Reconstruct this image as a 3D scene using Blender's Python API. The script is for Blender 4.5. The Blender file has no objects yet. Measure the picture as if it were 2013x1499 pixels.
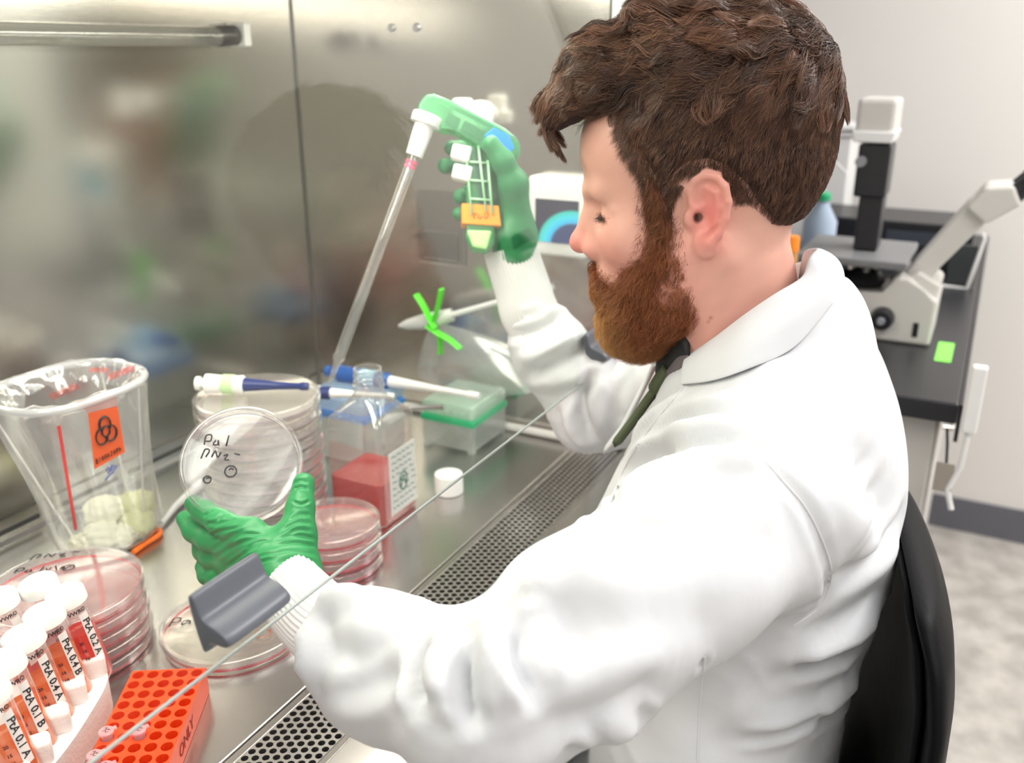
import bpy, bmesh, math, random
import numpy as np
from mathutils import Vector, Matrix
from mathutils.bvhtree import BVHTree

rng = np.random.default_rng(7); random.seed(7)
scn = bpy.context.scene
COL = scn.collection
V = lambda *a: np.array(a, dtype=float)

# ---------------------------------------------------------------- camera
IMW, IMH, FPX = 2013.0, 1499.0, 1800.0
PITCH = math.atan(655/FPX); YAW = math.atan(994/(FPX/math.cos(PITCH)))
CF = V(math.cos(PITCH)*math.cos(YAW), math.cos(PITCH)*math.sin(YAW), -math.sin(PITCH))
CR = V(math.sin(YAW), -math.cos(YAW), 0); CU = np.cross(CR, CF)
CC = V(0, 0, .57)
cam = bpy.data.objects.new('camera', bpy.data.cameras.new('camera')); COL.objects.link(cam)
cam.matrix_world = Matrix(((CR[0], CU[0], -CF[0], CC[0]), (CR[1], CU[1], -CF[1], CC[1]), (CR[2], CU[2], -CF[2], CC[2]), (0, 0, 0, 1)))
cam.data.sensor_width = 36; cam.data.lens = 36*FPX/IMW
cam.data.clip_start = .02
cam.data.dof.use_dof = True; cam.data.dof.focus_distance = .76; cam.data.dof.aperture_fstop = 4.8
scn.camera = cam
# world units: metres, origin below the camera on the level of the cabinet's work surface; room floor at z = -0.80
def ray(x, y): return CF*FPX + CR*(x-IMW/2) - CU*(y-IMH/2)
def at(x, y, z=0.0): d = ray(x, y); return CC + d*((z-CC[2])/d[2])
def atX(x, y, X): d = ray(x, y); return CC + d*(X/d[0])
def atd(x, y, dep): return CC + ray(x, y)*(dep/FPX)

# ---------------------------------------------------------------- world, light, exposure
w = bpy.data.worlds.new('world'); scn.world = w; w.use_nodes = True
w.node_tree.nodes['Background'].inputs[0].default_value = (.9, .95, 1, 1)
w.node_tree.nodes['Background'].inputs[1].default_value = .08
scn.view_settings.view_transform = 'Standard'; scn.view_settings.look = 'None'
scn.view_settings.gamma = 1; scn.view_settings.use_curve_mapping = False
scn.view_settings.exposure = 0.0
def area(name, loc, target, sx, sy, power, color=(1, 1, 1), label=None):
    l = bpy.data.lights.new(name, 'AREA'); l.shape = 'RECTANGLE'; l.size = sx; l.size_y = sy; l.energy = power; l.color = color
    o = bpy.data.objects.new(name, l); COL.objects.link(o); o.location = loc
    o.rotation_euler = (Vector(target)-Vector(loc)).to_track_quat('-Z', 'Y').to_euler()
    return o
area('ceiling_light_glow', (.3, -.9, 1.74), (.3, -.9, 0), 1.2, 1.2, 10.5, (1, .985, .97))
area('ceiling_light_glow', (2.0, -.9, 1.74), (2.0, -.9, 0), 1.2, .6, 44, (1, .985, .96))
area('ceiling_light_glow', (-1.1, -.6, 1.74), (-1.1, -.6, 0), 1.2, .6, 5, (1, .985, .96))
area('cabinet_light_glow', (.60, .60, .675), (.60, .63, 0), 1.15, .16, 8.2, (1, .94, .83))

# ---------------------------------------------------------------- object helpers
def empty(name, loc, label, cat, group=None):
    o = bpy.data.objects.new(name, None); COL.objects.link(o); o.location = loc; o.empty_display_size = .02
    o['label'] = label; o['category'] = cat
    if group: o['group'] = group
    return o
def tag(o, label, cat, group=None, kind=None):
    o['label'] = label; o['category'] = cat
    if group: o['group'] = group
    if kind: o['kind'] = kind
    return o
def link(name, me, mat, parent=None, smooth=True, label=None, kind=None):
    o = bpy.data.objects.new(name, me); COL.objects.link(o)
    if mat is not None and not me.materials:
        for m_ in (mat if isinstance(mat, (list, tuple)) else [mat]): me.materials.append(m_)
    if smooth: me.polygons.foreach_set('use_smooth', np.ones(len(me.polygons), bool))
    if parent is not None:
        o.parent = parent
        if parent.parent is None or True:
            o.matrix_parent_inverse = world_of(parent).inverted()
    if label: o['label'] = label
    if kind: o['kind'] = kind
    return o
def world_of(o):
    m = o.matrix_basis.copy()
    if o.parent is not None: m = world_of(o.parent) @ o.matrix_parent_inverse @ m
    return m
def fastmesh(name, verts, faces):
    verts = np.asarray(verts, np.float32); faces = np.asarray(faces, np.int32)
    me = bpy.data.meshes.new(name); k = faces.shape[1]
    me.vertices.add(len(verts)); me.vertices.foreach_set('co', verts.ravel())
    me.loops.add(faces.size); me.loops.foreach_set('vertex_index', faces.ravel())
    me.polygons.add(len(faces)); me.polygons.foreach_set('loop_start', np.arange(0, faces.size, k, dtype=np.int32))
    me.update(calc_edges=True); me.validate()
    return me
def bm_mesh(name, bm):
    bmesh.ops.recalc_face_normals(bm, faces=bm.faces)
    me = bpy.data.meshes.new(name); bm.to_mesh(me); bm.free(); return me
def add_box(bm, lo, hi, M=None, bev=0.0, seg=2):
    lo, hi = Vector(lo), Vector(hi); s = hi-lo
    r = bmesh.ops.create_cube(bm, size=1.0)
    vs = r['verts']
    bmesh.ops.scale(bm, vec=s, verts=vs); bmesh.ops.translate(bm, vec=(lo+hi)/2, verts=vs)
    if bev > 0:
        es = list({e for v in vs for e in v.link_edges})
        rr = bmesh.ops.bevel(bm, geom=es, offset=bev, segments=seg, profile=.5, affect='EDGES')
        vs = list({v for f in rr['faces'] for v in f.verts} | {v for v in vs if v.is_valid})
    if M is not None: bmesh.ops.transform(bm, matrix=M, verts=vs)
def box(name, lo, hi, mat, parent=None, bev=0.0, M=None, **k):
    bm = bmesh.new(); add_box(bm, lo, hi, M, bev); return link(name, bm_mesh(name, bm), mat, parent, smooth=False, **k)
def basis(z):
    z = np.asarray(z, float); z = z/np.linalg.norm(z); a = V(0, 0, 1) if abs(z[2]) < .9 else V(1, 0, 0)
    x = np.cross(a, z); x /= np.linalg.norm(x); return x, np.cross(z, x), z
def frame(o, z=(0, 0, 1)):
    x, y, z = basis(z); return Matrix(((x[0], y[0], z[0], o[0]), (x[1], y[1], z[1], o[1]), (x[2], y[2], z[2], o[2]), (0, 0, 0, 1)))
def frame_xy(o, x, y):
    x = np.asarray(x, float); y = np.asarray(y, float); x = x/np.linalg.norm(x); y = y - x*(x@y); y /= np.linalg.norm(y); z = np.cross(x, y)
    return Matrix(((x[0], y[0], z[0], o[0]), (x[1], y[1], z[1], o[1]), (x[2], y[2], z[2], o[2]), (0, 0, 0, 1)))
def add_lathe(bm, prof, n=32, M=None, close=False):
    """prof: list of (r, z); r=0 closes"""
    rings = []
    for r, z in prof:
        if r < 1e-7: rings.append([bm.verts.new((0, 0, z))])
        else: rings.append([bm.verts.new((r*math.cos(2*math.pi*i/n), r*math.sin(2*math.pi*i/n), z)) for i in range(n)])
    pairs = list(zip(rings, rings[1:]))
    if close: pairs.append((rings[-1], rings[0]))
    for a, b in pairs:
        for i in range(n):
            j = (i+1) % n
            if len(a) == 1 and len(b) == 1: continue
            if len(a) == 1: bm.faces.new((a[0], b[i], b[j]))
            elif len(b) == 1: bm.faces.new((a[i], a[j], b[0]))
            else: bm.faces.new((a[i], a[j], b[j], b[i]))
    if M is not None: bmesh.ops.transform(bm, matrix=M, verts=[v for r in rings for v in r])
def lathe(name, prof, mat, parent=None, M=None, n=32, close=False, smooth=True, **k):
    bm = bmesh.new(); add_lathe(bm, prof, n, M, close); o = link(name, bm_mesh(name, bm), mat, parent, smooth, **k)
    if smooth: autos(o)
    return o
def autos(o, ang=40):
    me = o.data
    try: me.set_sharp_from_angle(angle=math.radians(ang))
    except Exception: pass
def add_tube(bm, pts, r, n=10, cap=True, flat=1.0, upv=None):
    pts = [np.asarray(p, float) for p in pts]; m = len(pts)
    rr = [r]*m if np.isscalar(r) else list(r); prev = None; rings = []
    for i in range(m):
        t = pts[min(i+1, m-1)]-pts[max(i-1, 0)]; t /= (np.linalg.norm(t)+1e-12)
        if prev is None:
            x, y, _ = basis(t)
            if upv is not None:
                x = np.asarray(upv, float); x = x-t*(x@t); x /= np.linalg.norm(x)
        else:
            x = prev - t*(prev@t); x /= np.linalg.norm(x)
        y = np.cross(t, x); prev = x
        rings.append([bm.verts.new(pts[i]+rr[i]*(math.cos(a)*x + flat*math.sin(a)*y)) for a in [2*math.pi*k/n for k in range(n)]])
    for a, b in zip(rings, rings[1:]):
        for i in range(n): j = (i+1) % n; bm.faces.new((a[i], a[j], b[j], b[i]))
    if cap: bm.faces.new(rings[0][::-1]); bm.faces.new(rings[-1])
def tube(name, pts, r, mat, parent=None, n=12, cap=True, flat=1.0, upv=None, **k):
    bm = bmesh.new(); add_tube(bm, pts, r, n, cap, flat, upv); o = link(name, bm_mesh(name, bm), mat, parent, True, **k); autos(o, 50); return o
def spline(pts, n=8):
    P = [np.asarray(p, float) for p in pts]; P = [2*P[0]-P[1]]+P+[2*P[-1]-P[-2]]; out = []
    for i in range(1, len(P)-2):
        for k in range(n):
            t = k/n; a, b, c, d = P[i-1], P[i], P[i+1], P[i+2]
            out.append(.5*((2*b)+(-a+c)*t+(2*a-5*b+4*c-d)*t*t+(-a+3*b-3*c+d)*t**3))
    out.append(P[-2]); return out
def prism(name, poly, h, mat, parent=None, M=None, bev=0, smooth=False, **k):
    bm = bmesh.new(); a = [bm.verts.new((p[0], p[1], 0)) for p in poly]; b = [bm.verts.new((p[0], p[1], h)) for p in poly]
    bm.faces.new(a[::-1]); bm.faces.new(b)
    for i in range(len(a)): j = (i+1) % len(a); bm.faces.new((a[i], a[j], b[j], b[i]))
    if bev: bmesh.ops.bevel(bm, geom=list(bm.edges), offset=bev, segments=3, profile=.5, affect='EDGES')
    if M is not None: bmesh.ops.transform(bm, matrix=M, verts=list(bm.verts))
    return link(name, bm_mesh(name, bm), mat, parent, smooth, **k)
def text(name, body, size, M, mat, parent, fn=None, extr=.00012, align='CENTER', shear=0.0, bold=0.0, **k):
    c = bpy.data.curves.new(name, 'FONT'); c.body = body; c.size = size; c.align_x = align; c.align_y = 'CENTER'; c.extrude = extr; c.shear = shear; c.resolution_u = 3; c.offset = bold
    o = bpy.data.objects.new(name, c); COL.objects.link(o)
    dg = bpy.context.evaluated_depsgraph_get(); me = bpy.data.meshes.new_from_object(o.evaluated_get(dg)); bpy.data.objects.remove(o); bpy.data.curves.remove(c)
    if fn is not None:
        co = np.empty(len(me.vertices)*3, np.float32); me.vertices.foreach_get('co', co); co = fn(co.reshape(-1, 3)); me.vertices.foreach_set('co', co.astype(np.float32).ravel())
    me.transform(M); me.update(); me.materials.clear(); return link(name, me, mat, parent, False, **k)
def strokes(name, polys, r, M, mat, parent, fn=None, **k):
    """handwriting: polylines in a local xy plane"""
    bm = bmesh.new()
    for p in polys:
        q = spline([(a, b, 0) for a, b in p], 4) if len(p) > 2 else [V(a, b, 0) for a, b in p]
        add_tube(bm, q, r, 5, True, .35, (0, 0, 1) if False else None)
    if fn is not None:
        for v in bm.verts: v.co = fn(v.co)
    bmesh.ops.transform(bm, matrix=M, verts=list(bm.verts)); return link(name, bm_mesh(name, bm), mat, parent, True, **k)

# ---------------------------------------------------------------- materials
def mat(name, color=(.8, .8, .8), rough=.5, metal=0, spec=.5, **kw):
    m = bpy.data.materials.new(name); m.use_nodes = True; b = m.node_tree.nodes['Principled BSDF']
    b.inputs['Base Color'].default_value = (*color, 1); b.inputs['Roughness'].default_value = rough; b.inputs['Metallic'].default_value = metal
    b.inputs['Specular IOR Level'].default_value = spec
    for k_, v_ in kw.items(): b.inputs[k_.replace('_', ' ')].default_value = v_
    return m
def nd(m, t, **kw):
    n = m.node_tree.nodes.new(t)
    for k_, v_ in kw.items():
        if k_.startswith('i_'): n.inputs[k_[2:].replace('_', ' ')].default_value = v_
        else: setattr(n, k_, v_)
    return n
def lk(m, a, b): m.node_tree.links.new(a, b)
def bump(m, scale=(1, 1, 1), nscale=20., strength=.2, dist=.001, detail=3., kind='ShaderNodeTexNoise', **kw):
    b = m.node_tree.nodes['Principled BSDF']; tc = nd(m, 'ShaderNodeTexCoord'); mp = nd(m, 'ShaderNodeMapping'); mp.inputs['Scale'].default_value = scale
    n = nd(m, kind); n.inputs['Scale'].default_value = nscale
    if 'Detail' in n.inputs: n.inputs['Detail'].default_value = detail
    for k_, v_ in kw.items(): n.inputs[k_.replace('_', ' ')].default_value = v_
    bp = nd(m, 'ShaderNodeBump'); bp.inputs['Strength'].default_value = strength; bp.inputs['Distance'].default_value = dist
    lk(m, tc.outputs['Object'], mp.inputs[0]); lk(m, mp.outputs[0], n.inputs[0]); lk(m, n.outputs[0], bp.inputs['Height'])
    prev = b.inputs['Normal'].links
    if prev: lk(m, prev[0].from_socket, bp.inputs['Normal'])
    lk(m, bp.outputs[0], b.inputs['Normal']); return n
def varcol(m, c1, c2, scale=(1, 1, 1), nscale=5., detail=3., lo=.35, hi=.65):
    b = m.node_tree.nodes['Principled BSDF']; tc = nd(m, 'ShaderNodeTexCoord'); mp = nd(m, 'ShaderNodeMapping'); mp.inputs['Scale'].default_value = scale
    n = nd(m, 'ShaderNodeTexNoise'); n.inputs['Scale'].default_value = nscale; n.inputs['Detail'].default_value = detail
    r = nd(m, 'ShaderNodeValToRGB'); r.color_ramp.elements[0].position = lo; r.color_ramp.elements[1].position = hi
    r.color_ramp.elements[0].color = (*c1, 1); r.color_ramp.elements[1].color = (*c2, 1)
    lk(m, tc.outputs['Object'], mp.inputs[0]); lk(m, mp.outputs[0], n.inputs[0]); lk(m, n.outputs[0], r.inputs[0]); lk(m, r.outputs[0], b.inputs['Base Color'])
def film(name, tint=(1, 1, 1), edge=.5, gloss=.1, rough=.05, body=0.0, bodycol=(1, 1, 1), base=.06):
    """thin clear plastic or glass sheet: see-through with a facing-dependent sheen, and a share of milky body"""
    m = bpy.data.materials.new(name); m.use_nodes = True; nt = m.node_tree; nt.nodes.clear()
    out = nd(m, 'ShaderNodeOutputMaterial'); tr = nd(m, 'ShaderNodeBsdfTransparent'); tr.inputs[0].default_value = (*tint, 1)
    gl = nd(m, 'ShaderNodeBsdfGlossy'); gl.inputs['Roughness'].default_value = rough; gl.inputs[0].default_value = (1, 1, 1, 1)
    lw = nd(m, 'ShaderNodeLayerWeight'); lw.inputs[0].default_value = .5
    mr = nd(m, 'ShaderNodeMath', operation='POWER'); mr.inputs[1].default_value = 3.0; lk(m, lw.outputs['Facing'], mr.inputs[0])
    mu = nd(m, 'ShaderNodeMath', operation='MULTIPLY_ADD'); mu.inputs[1].default_value = edge; mu.inputs[2].default_value = base; lk(m, mr.outputs[0], mu.inputs[0])
    cl = nd(m, 'ShaderNodeClamp'); lk(m, mu.outputs[0], cl.inputs[0])
    mx = nd(m, 'ShaderNodeMixShader'); lk(m, cl.outputs[0], mx.inputs[0]); lk(m, tr.outputs[0], mx.inputs[1]); lk(m, gl.outputs[0], mx.inputs[2])
    last = mx
    if body > 0:
        df = nd(m, 'ShaderNodeBsdfDiffuse'); df.inputs[0].default_value = (*bodycol, 1); tl = nd(m, 'ShaderNodeBsdfTranslucent'); tl.inputs[0].default_value = (*bodycol, 1)
        ad = nd(m, 'ShaderNodeMixShader'); ad.inputs[0].default_value = .45; lk(m, df.outputs[0], ad.inputs[1]); lk(m, tl.outputs[0], ad.inputs[2])
        m2 = nd(m, 'ShaderNodeMixShader'); m2.inputs[0].default_value = body; lk(m, mx.outputs[0], m2.inputs[1]); lk(m, ad.outputs[0], m2.inputs[2]); last = m2
    lk(m, last.outputs[0], out.inputs[0]); return m

def attrcol(m, name='col'):
    a = nd(m, 'ShaderNodeVertexColor', layer_name=name); lk(m, a.outputs[0], m.node_tree.nodes['Principled BSDF'].inputs['Base Color']); return m
def setcol(me, cols, name='col'):
    a = me.color_attributes.new(name, 'FLOAT_COLOR', 'POINT'); c = np.ones((len(me.vertices), 4), np.float32); c[:, :3] = cols; a.data.foreach_set('color', c.ravel())

steel = mat('brushed_steel', (.62, .595, .56), .17, 1.0); bump(steel, (1, 1, 60), 14, .06, .0006)
varn = steel
steel_top = mat('work_surface_steel', (.52, .505, .49), .27, 1.0); bump(steel_top, (2, 60, 2), 12, .08, .0005)
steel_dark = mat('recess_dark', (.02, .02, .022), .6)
grille_m = mat('grille_steel', (.62, .61, .60), .3, 1.0)
glass = film('sash_glass', (.965, .985, .965), .35, base=.004, rough=.02)
clear = film('clear_plastic', (.965, .965, .97), .85, base=.07, rough=.06, body=.05)
clear_side = film('clear_plastic_wall', (.96, .94, .95), .7, base=.06, rough=.06, body=.03, bodycol=(.9, .86, .88))
bagfilm = film('bag_film', (.95, .95, .96), .9, base=.10, rough=.12, body=.16, bodycol=(.92, .92, .94))
white_pl = mat('white_plastic', (.86, .86, .86), .35)
capw = mat('white_cap', (.88, .88, .88), .4)
navy = mat('navy_plastic', (.02, .035, .16), .35)
blue_pl = mat('blue_plastic', (.02, .10, .38), .35)
ltblue = mat('light_blue_plastic', (.32, .62, .85), .4)
black_pl = mat('black_plastic', (.014, .014, .018), .35)
beige = mat('scope_enamel', (.66, .64, .61), .4)
inkm = mat('black_ink', (.015, .015, .02), .6)
blueink = mat('blue_ink', (.03, .06, .35), .6)
paper = mat('white_paper', (.85, .85, .85), .7)
wallm = mat('wall_paint', (.80, .775, .75), .75); bump(wallm, (1, 1, 1), 160, .08, .001)
ceilm = mat('ceiling_paint', (.8, .8, .79), .8)
floorm = mat('speckled_vinyl', (.45, .42, .4), .45); varcol(floorm, (.36, .335, .31), (.54, .51, .475), (1, 1, 1), 14, 8, .36, .64)
basem = mat('grey_vinyl_base', (.13, .13, .155), .5)

# ---------------------------------------------------------------- the room
FZ = -.80; CZ = 1.80; XW = 2.80
def struct(o): o['kind'] = 'structure'; return o
struct(box('floor', (-2.2, -2.4, FZ-.05), (XW+.1, 1.7, FZ), floorm))
struct(box('ceiling', (-2.2, -2.4, CZ), (XW+.1, 1.7, CZ+.05), ceilm))
struct(box('wall_far', (XW, -2.4, FZ), (XW+.1, 1.7, CZ), wallm))
struct(box('wall_left', (-2.2, 1.6, FZ), (XW, 1.7, CZ), wallm))
struct(box('wall_right', (-2.2, -2.4, FZ), (XW, -2.3, CZ), wallm))
struct(box('wall_rear', (-2.2, -2.3, FZ), (-2.1, 1.6, CZ), wallm))
struct(box('baseboard_far', (XW-.008, -2.3, FZ), (XW, 1.6, FZ+.105), basem, bev=.002))
em = bpy.data.materials.new('light_panel'); em.use_nodes = True
em.node_tree.nodes['Principled BSDF'].inputs['Emission Color'].default_value = (1, .98, .95, 1); em.node_tree.nodes['Principled BSDF'].inputs['Emission Strength'].default_value = 3.0
for i, (x, y, sx, sy, lab) in enumerate(((.3, -.9, 1.2, 1.2, 'large square ceiling light panel behind the seated man'), (2.0, -.9, 1.2, .6, 'rectangular ceiling light panel nearer the far wall'), (-1.1, -.6, 1.2, .6, 'rectangular ceiling light panel nearer the rear wall'))):
    t = empty('ceiling_light', (x, y, CZ), lab, 'light', 'ceiling light panels')
    box('light_frame', (x-sx/2-.03, y-sy/2-.03, CZ-.03), (x+sx/2+.03, y+sy/2+.03, CZ-.001), white_pl, t, .004)
    box('light_diffuser', (x-sx/2, y-sy/2, CZ-.036), (x+sx/2, y+sy/2, CZ-.0305), em, t)

# ---------------------------------------------------------------- biosafety cabinet
XS, YB, ZT = 1.197, 1.006, .645
X0 = .02
cab = empty('biosafety_cabinet', (.6, .7, 0), 'stainless steel biosafety cabinet with raised glass sash and perforated front grille', 'cabinet')
box('back_panel', (X0-.3, YB, .035), (XS+.05, YB+.02, ZT+.05), steel, cab)
box('back_panel', (X0-.3, YB+.0005, 0.004), (XS+.05, YB+.02, .030), steel, cab, label='low steel skirting below the back slot')
for i in range(9):
    x = .12*i+.06; box('back_slot', (x, YB-.0012, .012), (x+.10, YB+.0004, .017), steel_dark, cab)
box('side_panel', (XS, .478, -.02), (XS+.03, YB+.02, ZT+.05), steel, cab, label='far steel side wall')
def tray():
    bm = bmesh.new()
    add_box(bm, (X0-.3, .505, -.012), (XS-.001, YB-.0015, 0), None, .0015, 2)
    return link('work_surface', bm_mesh('work_surface', bm), steel_top, cab, False)
tray()
def perforated(x0, x1, ys, px, py, r):
    """sheet with staggered round holes, each hole a real opening"""
    bm = bmesh.new(); n = 12; z = -.001; t = -.0022
    for j, y in enumerate(ys):
        x = x0 + (px/2 if j % 2 else 0)
        while x < x1:
            sq = []
            for k in range(n):
                a = 2*math.pi*k/n + math.pi/n; c, s = math.cos(a), math.sin(a); q = 1/max(abs(c)/(px/2), abs(s)/(py/2))
                sq.append((x+c*q, y+s*q))
            cs = [(x-px/2, y-py/2), (x+px/2, y-py/2), (x+px/2, y+py/2), (x-px/2, y+py/2)]
            ci = [bm.verts.new((x+r*math.cos(2*math.pi*k/n+math.pi/n), y+r*math.sin(2*math.pi*k/n+math.pi/n), z)) for k in range(n)]
            lo = [bm.verts.new((v.co.x, v.co.y, t-.004)) for v in ci]
            so = [bm.verts.new((a, b, z)) for a, b in sq]
            for k in range(n):
                m_ = (k+1) % n; bm.faces.new((so[k], so[m_], ci[m_], ci[k])); bm.faces.new((ci[k], ci[m_], lo[m_], lo[k]))
            for c_ in cs:   # corners
                dd = sorted(range(n), key=lambda k: (so[k].co.x-c_[0])**2+(so[k].co.y-c_[1])**2)[:2]
                try: bm.faces.new((bm.verts.new((c_[0], c_[1], z)), so[dd[0]], so[dd[1]]))
                except Exception: pass
            x += px
    bmesh.ops.recalc_face_normals(bm, faces=bm.faces)
    for f in bm.faces:
        if abs(f.normal.z) > .9 and f.normal.z < 0: f.normal_flip()
    me = bpy.data.meshes.new('front_grille'); bm.to_mesh(me); bm.free(); return me
ys = [.437+.0078*i for i in range(8)]
link('front_grille', perforated(X0-.06, XS-.006, ys, .0090, .0078, .0033), grille_m, cab, False)
bm = bmesh.new(); add_box(bm, (X0-.3, .4955, -.006), (XS-.001, .5035, -.0005), None, .0008); add_box(bm, (X0-.3, .4255, -.006), (XS-.001, .4328, -.0005), None, .0008)
link('grille_border', bm_mesh('grille_border', bm), steel_top, cab, False)
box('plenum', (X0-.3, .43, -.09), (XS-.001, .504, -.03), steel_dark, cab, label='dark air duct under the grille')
lipp = [(.4252, -.0005), (.40, -.002), (.36, -.006), (.33, -.013), (.312, -.024), (.305, -.045), (.305, -.15), (.32, -.155), (.4252, -.155)]
bm = bmesh.new(); rows = [[bm.verts.new((x, y, z)) for y, z in lipp] for x in (X0-.3, XS+.03)]
for i in range(len(lipp)): j = (i+1) % len(lipp); bm.faces.new((rows[0][i], rows[0][j], rows[1][j], rows[1][i]))
bm.faces.new(rows[0]); bm.faces.new(rows[1][::-1]); link('front_lip', bm_mesh('front_lip', bm), mat('lip_steel', (.50, .49, .475), .24, 1.0), cab, False)
for q in ((.522, .364), (.80, .364), (1.08, .364)):
    lathe('lip_screw', [(0, .0), (.0032, .0), (.0036, .0006), (.003, .0014), (0, .0016)], black_pl, cab, frame((q[0], q[1], -.0062)), 12)
box('cabinet_base', (X0-.3, .44, -.16), (XS+.03, YB+.05, -.092), mat('cabinet_enamel', (.68, .69, .68), .4), cab, .004)
for x in (X0-.25, XS-.02):
    for y in (.50, YB): box('stand_leg', (x-.025, y-.025, FZ), (x+.025, y+.025, -.158), white_pl, cab, .004)
box('corner_seam', (XS-.0022, YB-.0022, .0), (XS+.001, YB+.001, ZT+.05), mat('seam_dark', (.12, .12, .12), .5), cab)
# side frame, header, supply grille, lamp housing
framem = mat('frame_enamel_blue_grey', (.10, .12, .16), .35)
bm = bmesh.new()
for lo, hi in (((XS+.0005, .425, -.02), (XS+.028, .4775, ZT+.05)),): add_box(bm, lo, hi, None, .003)
link('side_frame', bm_mesh('side_frame', bm), mat('frame_alu', (.45, .46, .47), .35, .9), cab, False)
box('side_frame', (XS+.0285, .40, -.155), (XS+.085, YB+.05, ZT+.6), framem, cab, .004, label='dark blue-grey outer side casing')
box('supply_diffuser', (X0-.3, .52, ZT+.052), (XS, YB, ZT+.06), mat('diffuser', (.7, .69, .66), .6), cab)
box('header', (X0-.3, .47, ZT+.052), (XS+.028, .518, ZT+.6), white_pl, cab, .004)
box('upper_casing', (X0-.3, .5185, ZT+.0605), (XS+.028, YB+.05, ZT+.6), white_pl, cab)
# sash: pane leaning back, 5 mm thick
def sash_pt(x, z, off=0): n_ = V(0, -1, .22)/math.hypot(1, .22); return V(x, .392+.22*(z-.2), z)+n_*off
bm = bmesh.new()
vv = []
for o_ in (0, -.004):
    vv.append([bm.verts.new(sash_pt(x, z, o_)) for x, z in ((X0-.28, .2), (XS-.002, .2), (XS-.002, ZT+.05), (X0-.28, ZT+.05))])
bm.faces.new(vv[0]); bm.faces.new(vv[1][::-1])
sashg = link('sash', bm_mesh('sash', bm), glass, cab, False, label='clear glass sash pane')
edge_m = mat('glass_edge', (.30, .34, .33), .3, 0, .8)
tube('sash_edge', [sash_pt(X0-.28, .1985, -.002), sash_pt(XS-.002, .1985, -.002)], .0013, edge_m, sashg, 8, label='grey-green polished lower glass edge')
grey_h = mat('handle_grey', (.105, .115, .14), .36); bump(grey_h, (1, 1, 1), 600, .08, .0002)
def sash_handle(x0, x1, lab):
    # moulded finger pull: a Y-like section swept along X, its ends rounded
    sec = [(0.001, .052), (.004, .056), (.009, .053), (.0085, .040), (.012, .034), (.022, .030), (.030, .024), (.032, .018), (.028, .014), (.018, .017), (.010, .018), (.006, .012), (.002, .008), (.0005, .012)]
    bm = bmesh.new(); rows = []
    L = x1-x0
    for u, s in ((0, .80), (.01, .93), (.03, 1), (.5, 1), (.97, 1), (.99, .93), (1, .80)):
        r_ = []
        for o_, z_ in sec:
            zc = .030; oo = o_*(s if o_ > .002 else 1); zz = zc+(z_*.9-zc)*s
            p = sash_pt(x0+L*u, .204+zz, oo*.85+.0004); r_.append(bm.verts.new(p))
        rows.append(r_)
    for a, b in zip(rows, rows[1:]):
        for i in range(len(sec)): j = (i+1) % len(sec); bm.faces.new((a[i], a[j], b[j], b[i]))
    bm.faces.new(rows[0][::-1]); bm.faces.new(rows[-1])
    o = link('sash_handle', bm_mesh('sash_handle', bm), grey_h, sashg, True, label=lab)
    m_ = o.modifiers.new('sub', 'SUBSURF'); m_.levels = 2; m_.render_levels = 2
    return o
sash_handle(.338, .398, 'slate grey moulded finger pull near the left glove'); sash_handle(.955, 1.04, 'slate grey moulded finger pull by the far sleeve')
# tube lamp on the back wall
lampm = mat('lamp_tube_glass', (.55, .56, .55), .08, 0, .9)
yl = YB-.022
lp = tube('germicidal_lamp', [(X0-.28, yl, .585), (1.035, yl, .585)], .0125, film('lamp_quartz', (.86, .86, .85), .8, base=.16, rough=.04, body=.22, bodycol=(.75, .74, .70)), cab, 20, label='glass tube lamp on the back wall')
tube('lamp_end', [(1.0, yl, .583), (1.012, yl, .585), (1.045, yl, .587), (1.05, yl, .587)], [.007, .0135, .0135, .008], mat('lamp_end_dark', (.10, .09, .09), .3, .7), lp, 20)
box('lamp_socket', (1.052, YB-.036, .572), (1.066, YB-.0005, .604), white_pl, lp, .003)
tube('lamp_pin', [(1.04, yl+.004, .5955), (1.056, yl+.004, .5955)], .0035, black_pl, lp, 8)
# things on the side wall
def disc_on_side(name, y, z, r, h, m_, par, prof=None):
    return lathe(name, prof or [(0, h), (r*.8, h), (r, h*.6), (r, 0.0005)], m_, par, frame((XS-.0004, y, z), (-1, 0, 0)), 20)
for y in (.82, .776): disc_on_side('wall_screw', y, .598, .006, .003, mat('screw', (.35, .35, .36), .3, .9), cab)
v_ = disc_on_side('service_valve', .672, .478, .022, .012, white_pl, cab)
tube('valve_stem', [(XS-.01, .672, .478), (XS-.045, .672, .478)], .009, white_pl, v_, 12)
bm = bmesh.new(); add_box(bm, (XS-.062, .660, .462), (XS-.040, .684, .505), None, .004); add_box(bm, (XS-.060, .650, .465), (XS-.042, .694, .483), None, .003); link('valve_knob', bm_mesh('k', bm), white_pl, v_, False)
pl = box('outlet_cover', (XS-.004, .700, .254), (XS-.0003, .786, .366), mat('outlet_steel', (.40, .385, .37), .25, 1.0), cab, .0015, label='rectangular steel outlet cover on the side wall')
box('cover_flap', (XS-.006, .712, .262), (XS-.0042, .774, .305), mat('outlet_flap', (.33, .32, .31), .3, 1.0), pl, .001)
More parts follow.
